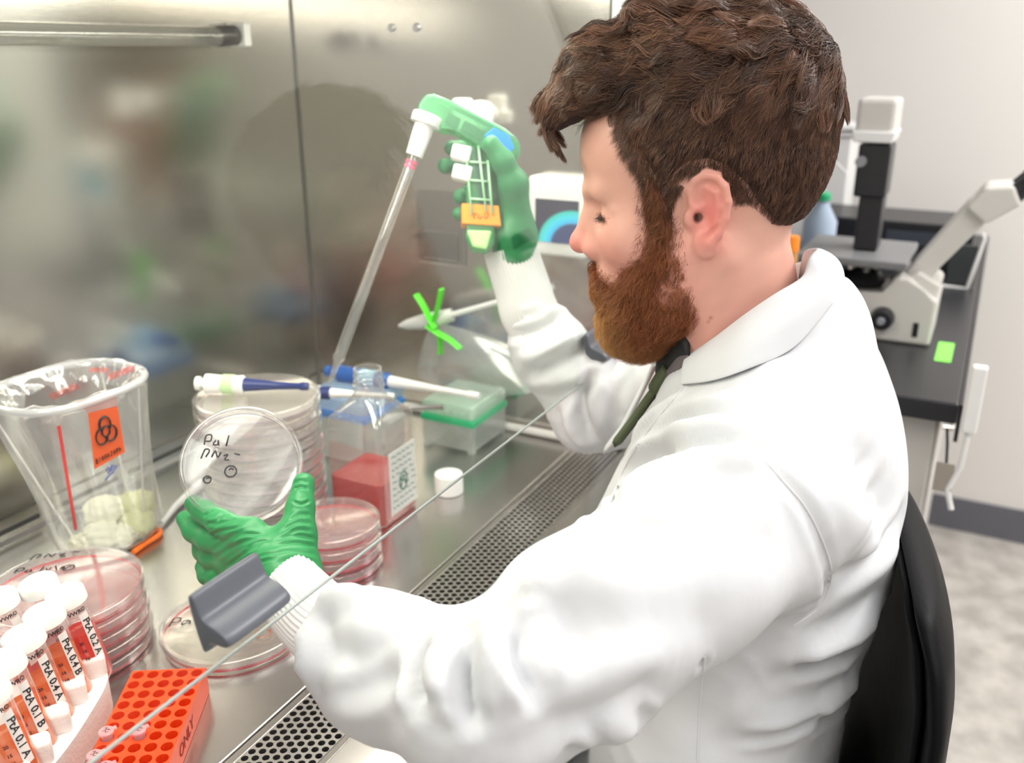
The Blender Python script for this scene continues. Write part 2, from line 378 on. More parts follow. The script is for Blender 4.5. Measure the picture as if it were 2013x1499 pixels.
# display on the side wall
dsp = box('display_housing', (XS-.030, .492, .292), (XS-.0004, .580, .402), white_pl, cab, .004, label='white framed screen at the side wall')
def screen_mat():
    m = bpy.data.materials.new('screen'); m.use_nodes = True; b = m.node_tree.nodes['Principled BSDF']; b.inputs['Base Color'].default_value = (.01, .01, .02, 1); b.inputs['Roughness'].default_value = .2
    tc = nd(m, 'ShaderNodeTexCoord'); sp = nd(m, 'ShaderNodeSeparateXYZ'); lk(m, tc.outputs['Generated'], sp.inputs[0])
    # arc: distance of (y, z) to a centre
    cm = nd(m, 'ShaderNodeCombineXYZ'); lk(m, sp.outputs[1], cm.inputs[0]); lk(m, sp.outputs[2], cm.inputs[1])
    dist = nd(m, 'ShaderNodeVectorMath', operation='DISTANCE'); lk(m, cm.outputs[0], dist.inputs[0]); dist.inputs[1].default_value = (.10, -.05, 0)
    r = nd(m, 'ShaderNodeValToRGB'); cr = r.color_ramp; cr.elements[0].position = .50; cr.elements[0].color = (.01, .03, .12, 1); cr.elements[1].position = .56; cr.elements[1].color = (.02, .45, .75, 1)
    e = cr.elements.new(.68); e.color = (.03, .62, .72, 1); e = cr.elements.new(.80); e.color = (.02, .55, .45, 1); e = cr.elements.new(.85); e.color = (.012, .012, .03, 1)
    lk(m, dist.outputs['Value'], r.inputs[0]); lk(m, r.outputs[0], b.inputs['Emission Color']); b.inputs['Emission Strength'].default_value = 1.3; return m
box('display_screen', (XS-.0312, .502, .312), (XS-.0302, .568, .372), screen_mat(), dsp)

# ---------------------------------------------------------------- far room furniture
benchtop = mat('black_benchtop', (.022, .022, .026), .35)
bn = empty('lab_bench', (2.1, .2, FZ), 'black topped lab bench with pale grey cabinets against the far wall', 'bench')
box('bench_top', (1.38, -.006, .058), (XW-.001, .70, .09), benchtop, bn, .003)
box('bench_rim', (1.385, -.012, .03), (XW-.001, -.0065, .088), benchtop, bn, .001)
cabm = mat('bench_cabinet_enamel', (.60, .585, .56), .45)
for i, (x0, x1) in enumerate(((1.42, 1.98), (1.985, 2.5))):
    c_ = box('base_cabinet', (x0, .02, FZ+.08), (x1, .68, .0575), cabm, bn, .003)
    box('cabinet_door', (x0+.01, .0145, FZ+.1), (x1-.01, .0195, -.16), cabm, c_, .001)
    d_ = box('drawer_front', (x0+.01, .0145, -.15), (x1-.01, .0195, .045), cabm, c_, .001)
    tube('drawer_handle', [((x0+x1)/2-.05, .0145, -.05), ((x0+x1)/2-.05, -.003, -.05), ((x0+x1)/2+.05, -.003, -.05), ((x0+x1)/2+.05, .0145, -.05)], .004, steel, d_, 8)
box('toe_kick', (1.43, .06, FZ), (2.49, .66, FZ+.079), basem, bn)
ps = empty('power_strip', (1.41, -.02, .1), 'white power strip fixed upright at the near corner of the black bench', 'power strip')
box('strip_body', (1.36, -.034, .055), (1.378, -.014, .155), white_pl, ps, .003)
tube('strip_cord', [(1.369, -.024, .056), (1.369, -.022, .0), (1.372, -.010, -.04), (1.37, -.02, -.07)], .004, white_pl, ps)
tg = empty('hanging_tag', (1.372, -.006, .02), 'small beige tag hanging on a dark cord below the bench corner', 'tag')
tube('tag_cord', [(1.372, .004, .055), (1.371, .0, .03), (1.371, -.003, .002)], .002, black_pl, tg)
box('tag_card', (1.3695, -.015, -.045), (1.3725, .010, .001), mat('tag_beige', (.35, .31, .27), .6), tg, .001)
tag(box('sticky_note', (1.575, .016, .0904), (1.690, .041, .0912), mat('neon_green_note', (.25, .85, .12), .6), None), 'neon green note strip stuck on the black bench right of the microscope', 'sticky note')

# inverted microscope, its user side toward -Y
ms = empty('microscope', (1.72, .16, .09), 'beige inverted lab microscope with black lamp column standing on the black bench', 'microscope')
MX = 1.72
def yz_prism(name, pts, x0, x1, m_, par, bev=.004, **k):
    return prism(name, [(y, z) for y, z in pts], x1-x0, m_, par, Matrix(((0, 0, 1, x0), (1, 0, 0, 0), (0, 1, 0, 0), (0, 0, 0, 1))), bev, **k)
bd = yz_prism('body', [(.36, .0905), (.054, .0905), (.052, .17), (.075, .185), (.10, .205), (.125, .205), (.135, .17), (.33, .17), (.36, .16)], MX-.07, MX+.07, beige, ms, .006)
yz_prism('body_front', [(.125, .19), (.090, .215), (.052, .195), (.055, .165), (.10, .15)], MX-.055, MX+.055, beige, ms, .006)
yz_prism('ocular_arm', [(.112, .205), (.078, .187), (.010, .300), (-.018, .330), (.006, .352), (.030, .335)], MX-.035, MX+.035, beige, ms, .006)
hd = yz_prism('binocular_head', [(.034, .325), (.002, .300), (-.045, .335), (-.030, .365), (.010, .360)], MX-.05, MX+.05, beige, ms, .006)
for dx in (-.028, .028):
    e_ = tube('eyepiece', [(MX+dx, -.030, .345), (MX+dx, -.052, .370), (MX+dx, -.056, .375), (MX+dx, -.078, .398)], [.015, .015, .018, .018], black_pl, hd, 20)
box('stage', (MX-.10, .105, .222), (MX+.10, .285, .236), mat('stage_grey', (.20, .20, .21), .4), ms, .003)
box('stage_support', (MX-.06, .24, .168), (MX+.06, .275, .221), black_pl, ms, .003)
lathe('objective_turret', [(0, .0), (.038, .0), (.042, .008), (.030, .026), (.012, .030), (0, .030)], black_pl, ms, frame((MX, .185, .172)), 28)
for a in range(4):
    an = a*math.pi/2+.4; p = V(MX+.022*math.cos(an), .185+.022*math.sin(an), .199); tube('objective', [p, p+V(.004*math.cos(an), .004*math.sin(an), .014)], [.008, .006], steel, ms, 12)
box('condenser_column', (MX-.03, .163, .237), (MX+.03, .202, .42), black_pl, ms, .003)
box('condenser_block', (MX-.04, .160, .33), (MX+.035, .212, .418), black_pl, ms, .004)
tube('column_knob', [(MX-.041, .205, .39), (MX-.052, .205, .39)], .009, mat('knob_grey', (.3, .3, .32), .4), ms, 16)
lh = box('lamp_housing', (MX-.04, .160, .428), (MX+.06, .222, .492), beige, ms, .007)
yz_prism('lamp_foot', [(.222, .421), (.160, .421), (.156, .440), (.226, .440)], MX-.045, MX+.05, white_pl, lh, .003)
tube('filter_lever', [(MX, .22, .435), (MX, .26, .434)], .003, beige, lh, 8)
fk = lathe('focus_knob', [(0, .024), (.016, .024), (.0185, .018), (.020, .0), (0, 0)], black_pl, ms, frame((MX-.0705, .134, .132), (-1, 0, 0)), 28)
lathe('knob_cap', [(0, .004), (.006, .004), (.007, 0)], mat('knob_cap', (.3, .32, .36), .3), fk, frame((MX-.0947, .134, .132), (-1, 0, 0)), 16)
sw = box('switch', (MX-.0715, .075, .105), (MX-.0702, .084, .13), black_pl, ms, .0005)
cb = empty('controller_box', (2.3, .16, .09), 'low black equipment box on the bench behind the microscope', 'box')
box('box_case', (2.25, .02, .0905), (2.45, .36, .20), black_pl, cb, .004)
box('box_face', (2.2485, .06, .15), (2.2498, .20, .18), mat('face_dark_blue', (.05, .06, .08), .4), cb, .0005)
tr_ = empty('display_frame', (2.15, .02, .09), 'thin grey frame stand with dark panel on the bench right of the microscope arm', 'stand')
tube('frame_rail', [(2.12, .065, .092), (2.12, .015, .092), (2.12, -.001, .20), (2.12, .004, .21)], .004, white_pl, tr_)
box('frame_panel', (2.14, .005, .092), (2.15, .06, .18), mat('panel_dark', (.05, .055, .06), .4), tr_, .002)
bt = empty('wash_bottle', (2.0, .31, .09), 'pale blue bottle with green cap on the bench behind the man\'s neck', 'bottle')
lathe('bottle_body', [(0, .001), (.032, .001), (.034, .006), (.034, .14), (.014, .175), (.013, .183), (0, .183)], mat('pale_blue_plastic', (.42, .52, .66), .4), bt, frame((2.0, .31, .09)), 28)
lathe('bottle_cap', [(.0, .2), (.012, .2), (.0165, .196), (.0165, .1835), (0, .1835)], mat('green_cap', (.02, .42, .18), .4), bt, frame((2.0, .31, .09)), 24)
tube('spout', spline([(2.0, .31, .29), (2.0, .31, .335), (2.0, .295, .35), (2.0, .27, .33)], 5), .002, white_pl, bt, 8)
wb = empty('storage_box', (2.55, .36, .09), 'white storage box at the bench end behind the head', 'box')
box('box_body', (2.48, .33, .091), (2.62, .47, .36), white_pl, wb, .005); box('box_lid', (2.475, .325, .361), (2.625, .475, .39), white_pl, wb, .004)
ot = empty('orange_capped_vial', (1.6, .215, .09), 'small vial with bright orange cap beyond the coat collar', 'vial')
pz = atX(1575, 470, 1.45)
lathe('vial_body', [(0, .001), (.009, .001), (.010, .004), (.010, pz[2]-.09-.02), (0, pz[2]-.09-.02)], mat('vial_amber', (.6, .3, .1), .4), ot, frame((1.45, pz[1]+.0125, .09)), 20)
lathe('vial_cap', [(0, pz[2]-.09+.004), (.010, pz[2]-.09+.004), (.011, pz[2]-.09), (.011, pz[2]-.09-.0195), (0, pz[2]-.09-.0195)], mat('orange_cap', (.95, .28, .02), .4), ot, frame((1.45, pz[1]+.0125, .09)), 20)
po = empty('wall_notice', (XW, 1.0, .75), 'dark framed notice with white writing on the far wall above the head', 'sign')
box('notice_board', (XW-.02, .85, .60), (XW-.001, 1.09, 1.02), mat('notice_dark', (.03, .045, .10), .3), po, .003)
for y in (.955, 1.055): box('notice_stripe', (XW-.022, y-.008, .60), (XW-.0202, y+.008, 1.02), white_pl, po)
strokes('notice_writing', [[(0, 0), (.008, .02), (.014, 0), (.02, .02)], [(.026, .0), (.03, .022), (.04, .012), (.03, .01)], [(.048, .02), (.056, 0), (.062, .02)]], .0022, frame_xy((XW-.0215, 1.038, .685), (0, -1, 0), (0, 0, 1)), white_pl, po)

# ================================================================ things on the work surface
scn.cycles.transparent_max_bounces = 48
def copy_tree(o, parent=None, loc=None, rotz=None):
    c = o.copy(); COL.objects.link(c)
    if parent is not None: c.parent = parent
    for ch in list(o.children): copy_tree(ch, c)
    if loc is not None: c.location = loc
    if rotz is not None: c.rotation_euler = (0, 0, rotz)
    return c

crim = mat('crimson_medium_rim', (.72, .001, .045), .6, 0, .0)
pinkm = film('pink_medium', (.97, .88, .88), .3, base=.05, rough=.15, body=.16, bodycol=(.80, .56, .56))
clearm = film('colourless_medium', (.97, .96, .93), .3, base=.05, rough=.15, body=.06, bodycol=(.85, .80, .70))
creamm = film('cream_medium', (.97, .95, .92), .3, base=.05, rough=.15, body=.45, bodycol=(.88, .84, .80))
lilacm = mat('lilac_medium_rim', (.60, .50, .55), .4)
def petri(name, R, medium, rim, lid=True, h=.0142, th=.0034):
    t = empty(name, (0, 0, 0), '', 'petri dish')
    lathe('dish_base', [(0, .0006), (R-.005, .0006), (R-.0035, .0), (R-.0028, .0008), (R-.0026, h-.0028), (R-.0034, h-.0028), (R-.0036, .0012)], clear_side, t, None, 72)
    bm = bmesh.new(); add_lathe(bm, [(0, .0014), (R-.0038, .0014), (R-.0038, .0014+th), (0, .0014+th)], 64)
    me = bm_mesh('medium', bm); me.materials.append(medium); me.materials.append(rim)
    for p in me.polygons: p.material_index = 1 if abs(p.normal.z) < .5 else 0
    o = link('medium', me, None, t); autos(o)
    if lid: lathe('lid', [(0, h-.0007), (R-.006, h-.0007), (R-.0045, h), (R-.002, h), (R-.0004, h-.001), (R, .0055), (R-.0008, .0055), (R-.0014, h-.0014)], clear, t, None, 72)
    return t
hand1 = [[(-.030, .0), (-.029, .010), (-.022, .011), (-.022, .005), (-.029, .004)], [(-.015, .006), (-.018, .001), (-.012, .001), (-.012, .006), (-.010, .0)],
         [(.0, .0), (.002, .012)], [(.006, .006), (.009, .0), (.012, .007)], [(.016, .010), (.020, .0)], [(.024, .001), (.026, .008), (.030, .001), (.034, .008)]]
hand2 = [[(-.022, .0), (-.018, .010), (-.012, .009), (-.016, .002)], [(-.008, .002), (-.004, .009), (.0, .002), (.004, .008)], [(.008, .004), (.014, .006), (.010, .0), (.016, .0)], [(.022, .007), (.030, .006)]]
ring = [[(.0+.006*math.cos(a), .006*math.sin(a)) for a in [k*2*math.pi/10 for k in range(11)]], [(-.002, .001), (.0, .003), (.003, .002)]]
def near(c, ang, z): return None
# stack of five 150 mm plates, left foreground
sx, sy = .490, .752
d0 = petri('petri_dish', .075, pinkm, crim)
names = ['bottom dish of the left stack of large crimson-lined petri dishes', 'second dish from the bottom of the left crimson-lined stack', 'third dish from the bottom of the left crimson-lined stack', 'dish directly under the written-on top dish of the left stack', 'top dish of the left stack, black handwriting on its lid']
for i in range(5):
    t = d0 if i == 0 else copy_tree(d0)
    t.location = (sx+random.uniform(-.0015, .0015), sy+random.uniform(-.0015, .0015), .0005+.0148*i)
    t['label'] = names[i]; t['group'] = 'large petri dishes in the left stack'
    if i == 4: topd = t
cd = V(CR[0], CR[1], 0); cd /= np.linalg.norm(cd); fdir = V(-cd[1], cd[0], 0)   # horizontal right and away directions
def writing(parent, polys, px, py, z, s, r=.0006, rot=0.0, m=inkm, name='handwriting'):
    p = at(px, py, z); c, s_ = math.cos(rot), math.sin(rot); xa = cd*c+fdir*s_; ya = -cd*s_+fdir*c
    return strokes(name, [[(a*s, b*s) for a, b in q] for q in polys], r, frame_xy(p, xa, ya), m, parent)
bpy.context.view_layer.update()
writing(topd, hand1, 78, 1122, .0745, .8, .0009, .15); writing(topd, hand2, 100, 1095, .0745, .9, .0009, .25); writing(topd, ring, 135, 1115, .0745, .9, .0009)
# single large plate by the left sleeve
sd = petri('petri_dish', .075, clearm, crim); sd.location = (.585, .628, .0005); sd['label'] = 'single large petri dish lying beside the left sleeve cuff, handwriting on its lid'
writing(sd, [[(-.010, -.006), (-.008, .007), (-.002, .006), (-.003, .001), (-.009, .0)], [(.006, .003), (.001, .0), (.002, -.005), (.007, .002), (.008, -.004)]], 357, 1222, .0153, 1.1, .0008, .1)
o_ = lathe('droplet_ring', [(.0065, 0), (.0075, .0006), (.0085, 0), (.0075, -.0003)], mat('amber_ring', (.28, .10, .06), .2), sd, frame((*at(517, 1244, .0152)[:2], .0152)), 24, close=True)
# four plates behind the left glove
dm = petri('petri_dish', .056, pinkm, crim)
for i in range(4):
    t = dm if i == 0 else copy_tree(dm)
    t.location = (.739+random.uniform(-.001, .001), .618+random.uniform(-.001, .001), .0005+.0148*i)
    t['label'] = ['bottom dish of the short stack right of the left glove', 'second dish from the bottom of the short stack behind the left glove', 'dish under the top one in the short stack behind the left glove', 'uppermost dish of the short stack right of the left thumb'][i]; t['group'] = 'petri dishes in the stack behind the glove'
# tall stack of eleven behind the held dish
d1 = petri('petri_dish', .075, creamm, lilacm)
for i in range(12):
    t = d1 if i == 0 else copy_tree(d1)
    t.location = (.778+random.uniform(-.001, .001), .752+random.uniform(-.001, .001), .0005+.0148*i)
    t['label'] = ('bottom dish', 'second dish from the bottom', 'third dish from the bottom', 'fourth dish from the bottom', 'fifth dish from the bottom', 'sixth dish from the bottom', 'sixth dish from the top', 'fifth dish from the top', 'fourth dish from the top', 'third dish from the top', 'second dish from the top', 'topmost dish')[i]+' of the tall pale stack behind the held dish'
    t['group'] = 'petri dishes in the tall stack'

# ---- 50 ml tubes in the foam rack
tubeclr = film('tube_clear', (.98, .965, .97), .7, base=.05, rough=.08, body=.03, bodycol=(.93, .85, .86))
def liquid(name, c, a=.6, tint=None):
    m = film(name, tint or tuple(min(1, .3+.7*x) for x in c), .3, base=.05, rough=.1, body=a, bodycol=c); return m
orangel = liquid('orange_medium_liquid', (1.0, .34, .11), .6, (1, .55, .34)); redl = liquid('red_medium_liquid', (.95, .12, .10), .6, (1, .32, .30))
R_, HT = .0142, .108
def falcon(liq, txt, level=.062):
    t = empty('centrifuge_tube', (0, 0, 0), '', 'tube')
    lathe('tube_body', [(0, .0), (.003, .0006), (.0128, .014), (R_, .0165), (R_, .094), (R_+.0006, .0945), (R_+.0006, .097)], tubeclr, t, None, 40)
    lathe('liquid', [(0, .0008), (.0028, .0012), (.0124, .0145), (R_-.0008, .017), (R_-.0008, level), (R_-.0018, level-.0006), (0, level-.0006)], liq, t, None, 40)
    bm = bmesh.new(); n = 96; prof = [(0, HT), (.0145, HT), (.0160, HT-.0012), (.0166, HT-.003), (.0168, .0955), (.0150, .0950)]
    add_lathe(bm, prof, n)
    for v in bm.verts:
        r = math.hypot(v.co.x, v.co.y)
        if r > .0162 and v.co.z < HT-.002: k = round(math.atan2(v.co.y, v.co.x)/(2*math.pi)*n); s = 1.0+(.012 if k % 2 else -.008); v.co.x *= s; v.co.y *= s
    o = link('screw_cap', bm_mesh('screw_cap', bm), capw, t); autos(o)
    pc = math.radians(-121); rl = R_+.0003
    # writing area: curved white patch
    bm = bmesh.new(); cols = []
    for i in range(9):
        ph = pc+math.radians(18+34*i/8); cols.append([bm.verts.new((rl*math.cos(ph), rl*math.sin(ph), z)) for z in (.036, .086)])
    for a, b in zip(cols, cols[1:]): bm.faces.new((a[0], b[0], b[1], a[1]))
    lb = link('writing_patch', bm_mesh('writing_patch', bm), mat('patch_white', (.82, .78, .79), .6), t)
    rt = rl+.0003; pt = pc+math.radians(35)
    def wrapd(co): ph = pt+co[:, 1]/rt; return np.stack([(rt+co[:, 2])*np.cos(ph), (rt+co[:, 2])*np.sin(ph), .061-co[:, 0]], 1)
    if txt: text('handwritten_label', txt, .0098, Matrix(), inkm, lb, wrapd, shear=.12, bold=.0001)
    def wraph(ph0, z0, tilt=.0): return lambda co: np.stack([(rt+co[:, 2])*np.cos(ph0+co[:, 0]/rt), (rt+co[:, 2])*np.sin(ph0+co[:, 0]/rt), z0+co[:, 1]+tilt*co[:, 0]], 1)
    text('printed_brand', 'VWR\u00ae', .0052, Matrix(), inkm, t, wraph(pc+math.radians(16), .0895), bold=.00012)
    for z_, s_ in ((.0585, '20'), (.050, '15'), (.042, '10')): text('graduation', s_, .004, Matrix(), inkm, t, wraph(pc-math.radians(8), z_), bold=.0001)
    return t
tubes = [((124, 1158), redl, 'PtA 0.\u2026 A', .066, 'white capped centrifuge tube of red liquid, farthest of the front row in the foam rack'),
         ((81, 1196), orangel, 'PtA 0.4 B', .066, 'second centrifuge tube from the far end of the front row, marked 0.4 B'),
         ((40, 1240), orangel, 'PtA 0.4 A', .062, 'middle centrifuge tube of the front row, orange liquid, marked 0.4 A'),
         ((0, 1290), orangel, 'PtA 0.1 B', .062, 'fourth centrifuge tube of the front row, orange liquid, marked 0.1 B'),
         ((-33, 1345), orangel, 'PtA 0.1 A', .062, 'nearest centrifuge tube of the front row, marked 0.1 A, at the left edge'),
         ((71, 1137), redl, '', .030, 'back row centrifuge tube, only its white cap showing behind the front row'),
         ((-10, 1167), redl, 'PtA', .034, 'back row centrifuge tube at the left picture edge')]
tilt = Vector((.008, -.010, -.075)).normalized()
RT = Vector((0, 0, -1)).rotation_difference(tilt).to_matrix().to_4x4()
for (px, lq, tx, lv, lab) in tubes:
    t = falcon(lq, tx.replace('\u2026', '2'), lv); t['label'] = lab; t['group'] = 'centrifuge tubes in the foam rack'
    top = Vector(at(px[0], px[1]+2, .118)); t.matrix_basis = Matrix.Translation(top) @ RT @ Matrix.Translation((0, 0, -HT))
foam = mat('white_foam', (.86, .79, .79), .8); bump(foam, (1, 1, 1), 260, .4, .0006, kind='ShaderNodeTexVoronoi')
fr = empty('foam_tube_rack', (.40, .67, 0), 'white foam rack holding the capped centrifuge tubes at the lower left', 'tube rack')
def zpoly(pts, z): return [tuple(at(a, b, z)[:2]) for a, b in pts]
fo = zpoly([(130, 1481), (60, 1560), (-190, 1640), (-260, 1420), (-60, 1250), (40, 1225), (125, 1262), (186, 1290), (211, 1318), (214, 1345), (180, 1405)], .03)
def chaikin(p, n=2):
    for _ in range(n):
        q = []
        for i in range(len(p)): a, b = V(*p[i]), V(*p[(i+1) % len(p)]); q += [tuple(.75*a+.25*b), tuple(.25*a+.75*b)]
        p = q
    return p
fb = prism('foam_block', chaikin(fo), .032, foam, fr, Matrix.Translation((0, 0, .0005)), .002)
for i, (px, py) in enumerate(((176, 1300), (137, 1352), (104, 1408), (66, 1468), (28, 1530))):
    c = at(px, py, .045); xa = V(.95, .25, 0)
    M = frame_xy((c[0], c[1], .0), (.55, .83, 0), (-.83, .55, 0))
    bm = bmesh.new(); add_box(bm, (-.010, -.013, .030), (.008, .009, .053), M, .004, 3); o = link('foam_post', bm_mesh('foam_post', bm), foam, fr)
# ---- orange microtube rack
redp = mat('orange_red_plastic', (.93, .075, .012), .38, Subsurface_Weight=.15); redp.node_tree.nodes['Principled BSDF'].inputs['Subsurface Radius'].default_value = (.01, .003, .001)
fl, fr_, nr = at(270, 1303, .028), at(405, 1312, .028), at(332, 1499, .028)
ex = nr-fr_; ex[2] = 0; ex /= np.linalg.norm(ex); ey = V(-ex[1], ex[0], 0)
if (fl-fr_) @ ey < 0: ey = -ey
mr = empty('microtube_rack', (fr_[0], fr_[1], 0), 'orange-red plastic rack with five wells across, lying in front of the foam rack', 'rack')
PIT = .0136; NY, NX = 5, 14; WY, WX = .0665, NX*PIT
RM = Matrix(((ex[0], ey[0], 0, fr_[0]), (ex[1], ey[1], 0, fr_[1]), (0, 0, 1, 0), (0, 0, 0, 1)))
def rack_mesh():
    bm = bmesh.new(); n = 20; top, r = .028, .0052; p = PIT; y0 = (WY-NY*.0132)/2; py = .0132
    for i in range(NX):
        for j in range(NY):
            cx, cy = (i+.5)*p, y0+(j+.5)*py
            ci = [bm.verts.new((cx+r*math.cos(2*math.pi*k/n), cy+r*math.sin(2*math.pi*k/n), top)) for k in range(n)]
            cb_ = [bm.verts.new((v.co.x, v.co.y, .004)) for v in ci]; so = []
            for k in range(n):
                a = 2*math.pi*k/n; c, s = math.cos(a), math.sin(a); q = 1/max(abs(c)/(p/2), abs(s)/(py/2)); so.append(bm.verts.new((cx+c*q, cy+s*q, top)))
            for k in range(n):
                m_ = (k+1) % n; bm.faces.new((so[k], so[m_], ci[m_], ci[k])); bm.faces.new((ci[k], ci[m_], cb_[m_], cb_[k]))
            bm.faces.new(cb_)
            for c_ in ((-1, -1), (1, -1), (1, 1), (-1, 1)):
                q_ = (cx+c_[0]*p/2, cy+c_[1]*py/2); dd = sorted(range(n), key=lambda k: (so[k].co.x-q_[0])**2+(so[k].co.y-q_[1])**2)[:2]
                bm.faces.new((bm.verts.new((q_[0], q_[1], top)), so[dd[0]], so[dd[1]]))
    for f in bm.faces:
        f.normal_update()
        if abs(f.normal.z) > .9 and f.normal.z < 0: f.normal_flip()
    # outer walls and border strips
    x1 = NX*p
    for (a, b) in (((0, 0), (x1, 0)), ((x1, 0), (x1, WY)), ((x1, WY), (0, WY)), ((0, WY), (0, 0))):
        q = [bm.verts.new((a[0], a[1], top)), bm.verts.new((b[0], b[1], top)), bm.verts.new((b[0], b[1], .0005)), bm.verts.new((a[0], a[1], .0005))]; bm.faces.new(q)
    for (ya, yb) in ((0, y0), (WY-y0, WY)): bm.faces.new([bm.verts.new(c) for c in ((0, ya, top), (x1, ya, top), (x1, yb, top), (0, yb, top))])
    bm.faces.new([bm.verts.new(c) for c in ((0, 0, .0005), (x1, 0, .0005), (x1, WY, .0005), (0, WY, .0005))])
    me = bpy.data.meshes.new('rack_body'); bm.to_mesh(me); bm.free(); me.transform(RM); return me
rb = link('rack_body', rack_mesh(), redp, mr, False)
MS = frame_xy(fr_+ex*.075-ey*.0004+V(0, 0, -.028+.013), -ex, V(0, 0, 1))
text('side_writing', 'ONLY', .016, MS, mat('rack_ink', (.30, .01, .01), .6), rb, shear=.1, align='CENTER', bold=-.0001)
mt_m = film('microtube_pink', (.97, .90, .92), .5, base=.1, rough=.1, body=.45, bodycol=(.95, .75, .80))
def microtube():
    t = empty('microtube', (0, 0, 0), '', 'tube')
    lathe('tube_body', [(0, -.024), (.0015, -.024), (.0046, -.008), (.0047, .0042), (.0057, .0046), (.0057, .0056), (.0050, .0056)], mt_m, t, None, 24)
    lathe('cap', [(0, .0078), (.0056, .0078), (.0062, .0072), (.0062, .0060), (0, .0060)], mt_m, t, None, 28)
    box('cap_tab', (.0055, -.002, .0062), (.0085, .002, .0075), mt_m, t)
    strokes('cap_writing', [[(-.003, .0015), (-.001, .0028), (-.001, .0005), (.0015, .0025)], [(-.002, -.002), (0, .0), (.001, -.002), (.003, -.0005)], [(.001, .001), (.003, .002)]], .00028, Matrix.Translation((0, 0, .0079)) @ Matrix.Rotation(math.radians(-60), 4, 'Z'), inkm, t)
    return t
m0 = microtube(); labs = ['left one of the farther pair of pink-capped microtubes in the orange rack', 'right one of the farther pair of pink-capped microtubes in the orange rack', 'left one of the nearer microtube pair cut by the bottom edge', 'right one of the nearer microtube pair cut by the bottom edge']
for i, (px, py) in enumerate(((212, 1440), (265, 1440), (160, 1497), (218, 1497))):
    p = at(px, py, .034)-fr_; a, b = int((p@ex)/PIT), int(((p@ey)-(WY-NY*.0132)/2)/.0132)
    a = max(0, min(NX-1, a)); b = max(0, min(NY-1, b))
    t = m0 if i == 0 else copy_tree(m0); q = fr_+ex*(a+.5)*PIT+ey*((WY-NY*.0132)/2+(b+.5)*.0132)
    t.location = (q[0], q[1], .028); t.rotation_euler = (0, 0, math.radians(-25)); t['label'] = labs[i]; t['group'] = 'microtubes in the orange rack'

# ---- media bottle
bo = empty('media_bottle', (.868, .652, 0), 'square clear bottle of red liquid with a white label, uncapped', 'bottle')
def rsq(s, r, n=6): 
    out = []
    for cx, cy, a0 in ((s-r, s-r, 0), (-(s-r), s-r, 90), (-(s-r), -(s-r), 180), (s-r, -(s-r), 270)):
        for k in range(n+1): a = math.radians(a0+90*k/n); out.append((cx+r*math.cos(a), cy+r*math.sin(a)))
    return out
def loft(name, secs, m_, par, M=None, cap0=True, cap1=True, **k):
    bm = bmesh.new(); rows = [[bm.verts.new((x, y, z)) for x, y in p] for z, p in secs]
    for a, b in zip(rows, rows[1:]):
        for i in range(len(a)): j = (i+1) % len(a); bm.faces.new((a[i], a[j], b[j], b[i]))
    if cap0: bm.faces.new(rows[0][::-1])
    if cap1: bm.faces.new(rows[-1])
    if M is not None: bmesh.ops.transform(bm, matrix=M, verts=list(bm.verts))
    o = link(name, bm_mesh(name, bm), m_, par, True, **k); autos(o, 45); return o
def circ(r, n=28): return [(r*math.cos(math.radians(45)*0+2*math.pi*(i)/n+math.radians(6)), r*math.sin(2*math.pi*(i)/n+math.radians(6))) for i in range(n)]
def blend(a, b, t): return [(x0*(1-t)+x1*t, y0*(1-t)+y1*t) for (x0, y0), (x1, y1) in zip(a, b)]
sq = rsq(.0405, .008); ci = circ(.0185, 28); BM = Matrix.Translation((.868, .652, 0)); petg = film('bottle_plastic', (.955, .965, .965), .95, base=.11, rough=.05, body=.06)
loft('bottle_body', [(.0005, [(x*.93, y*.93) for x, y in sq]), (.003, sq), (.132, sq), (.139, [(x*.96, y*.96) for x, y in sq]), (.146, blend(sq, ci, .35)), (.158, blend(sq, ci, .8)), (.166, ci), (.172, ci)], petg, bo, BM, True, False)
nk = lathe('bottle_neck', [(.0186, .172), (.0186, .174), (.0205, .175), (.0205, .178), (.0178, .179), (.0178, .182), (.0192, .183), (.0178, .185), (.0178, .188), (.0192, .189), (.0178, .191), (.0178, .195), (.0172, .198), (.0160, .198), (.0160, .172)], petg, bo, BM, 32)
lsq = [(x*.975, y*.975) for x, y in sq]; redlq = liquid('red_medium_bottle', (.80, .03, .04), .5, (.93, .20, .20))
loft('liquid', [(.002, [(x*.9, y*.9) for x, y in sq]), (.0045, lsq), (.060, lsq)], redlq, bo, BM)
lb = box('label', (.868-.022, .652-.0413, .012), (.868+.036, .652-.0407, .098), paper, bo)
LM = frame_xy((.868+.007, .652-.0415, .055), (1, 0, 0), (0, 0, 1))
pol = []
for r_ in range(9):
    y = .036-.0088*r_; x = -.024
    while x < .020:
        L = random.uniform(.004, .012); pol.append([(x, y), (x+L*.33, y+.0012), (x+L*.66, y-.0008), (x+L, y)]); x += L+.002+(0 if r_ not in (3, 4, 5) else .003)
strokes('label_print', pol, .0006, LM, mat('label_print', (.10, .16, .20), .6), lb)
strokes('label_sign', [[(.012*math.cos(a)*.7, -.004+.012*math.sin(a)) for a in [k*2*math.pi/12 for k in range(13)]], [(-.006, -.012), (.0, .004), (.006, -.012)], [(-.008, .0), (.008, -.008)]], .0012, LM, mat('label_green', (.05, .20, .16), .6), lb)
wc = empty('bottle_cap', (.945, .588, 0), 'white ribbed screw cap standing on the steel surface right of the red bottle', 'cap')
cc = at(881, 975, 0); cap_r = .0195
wc.location = (cc[0]+.012, cc[1]+.006, 0)
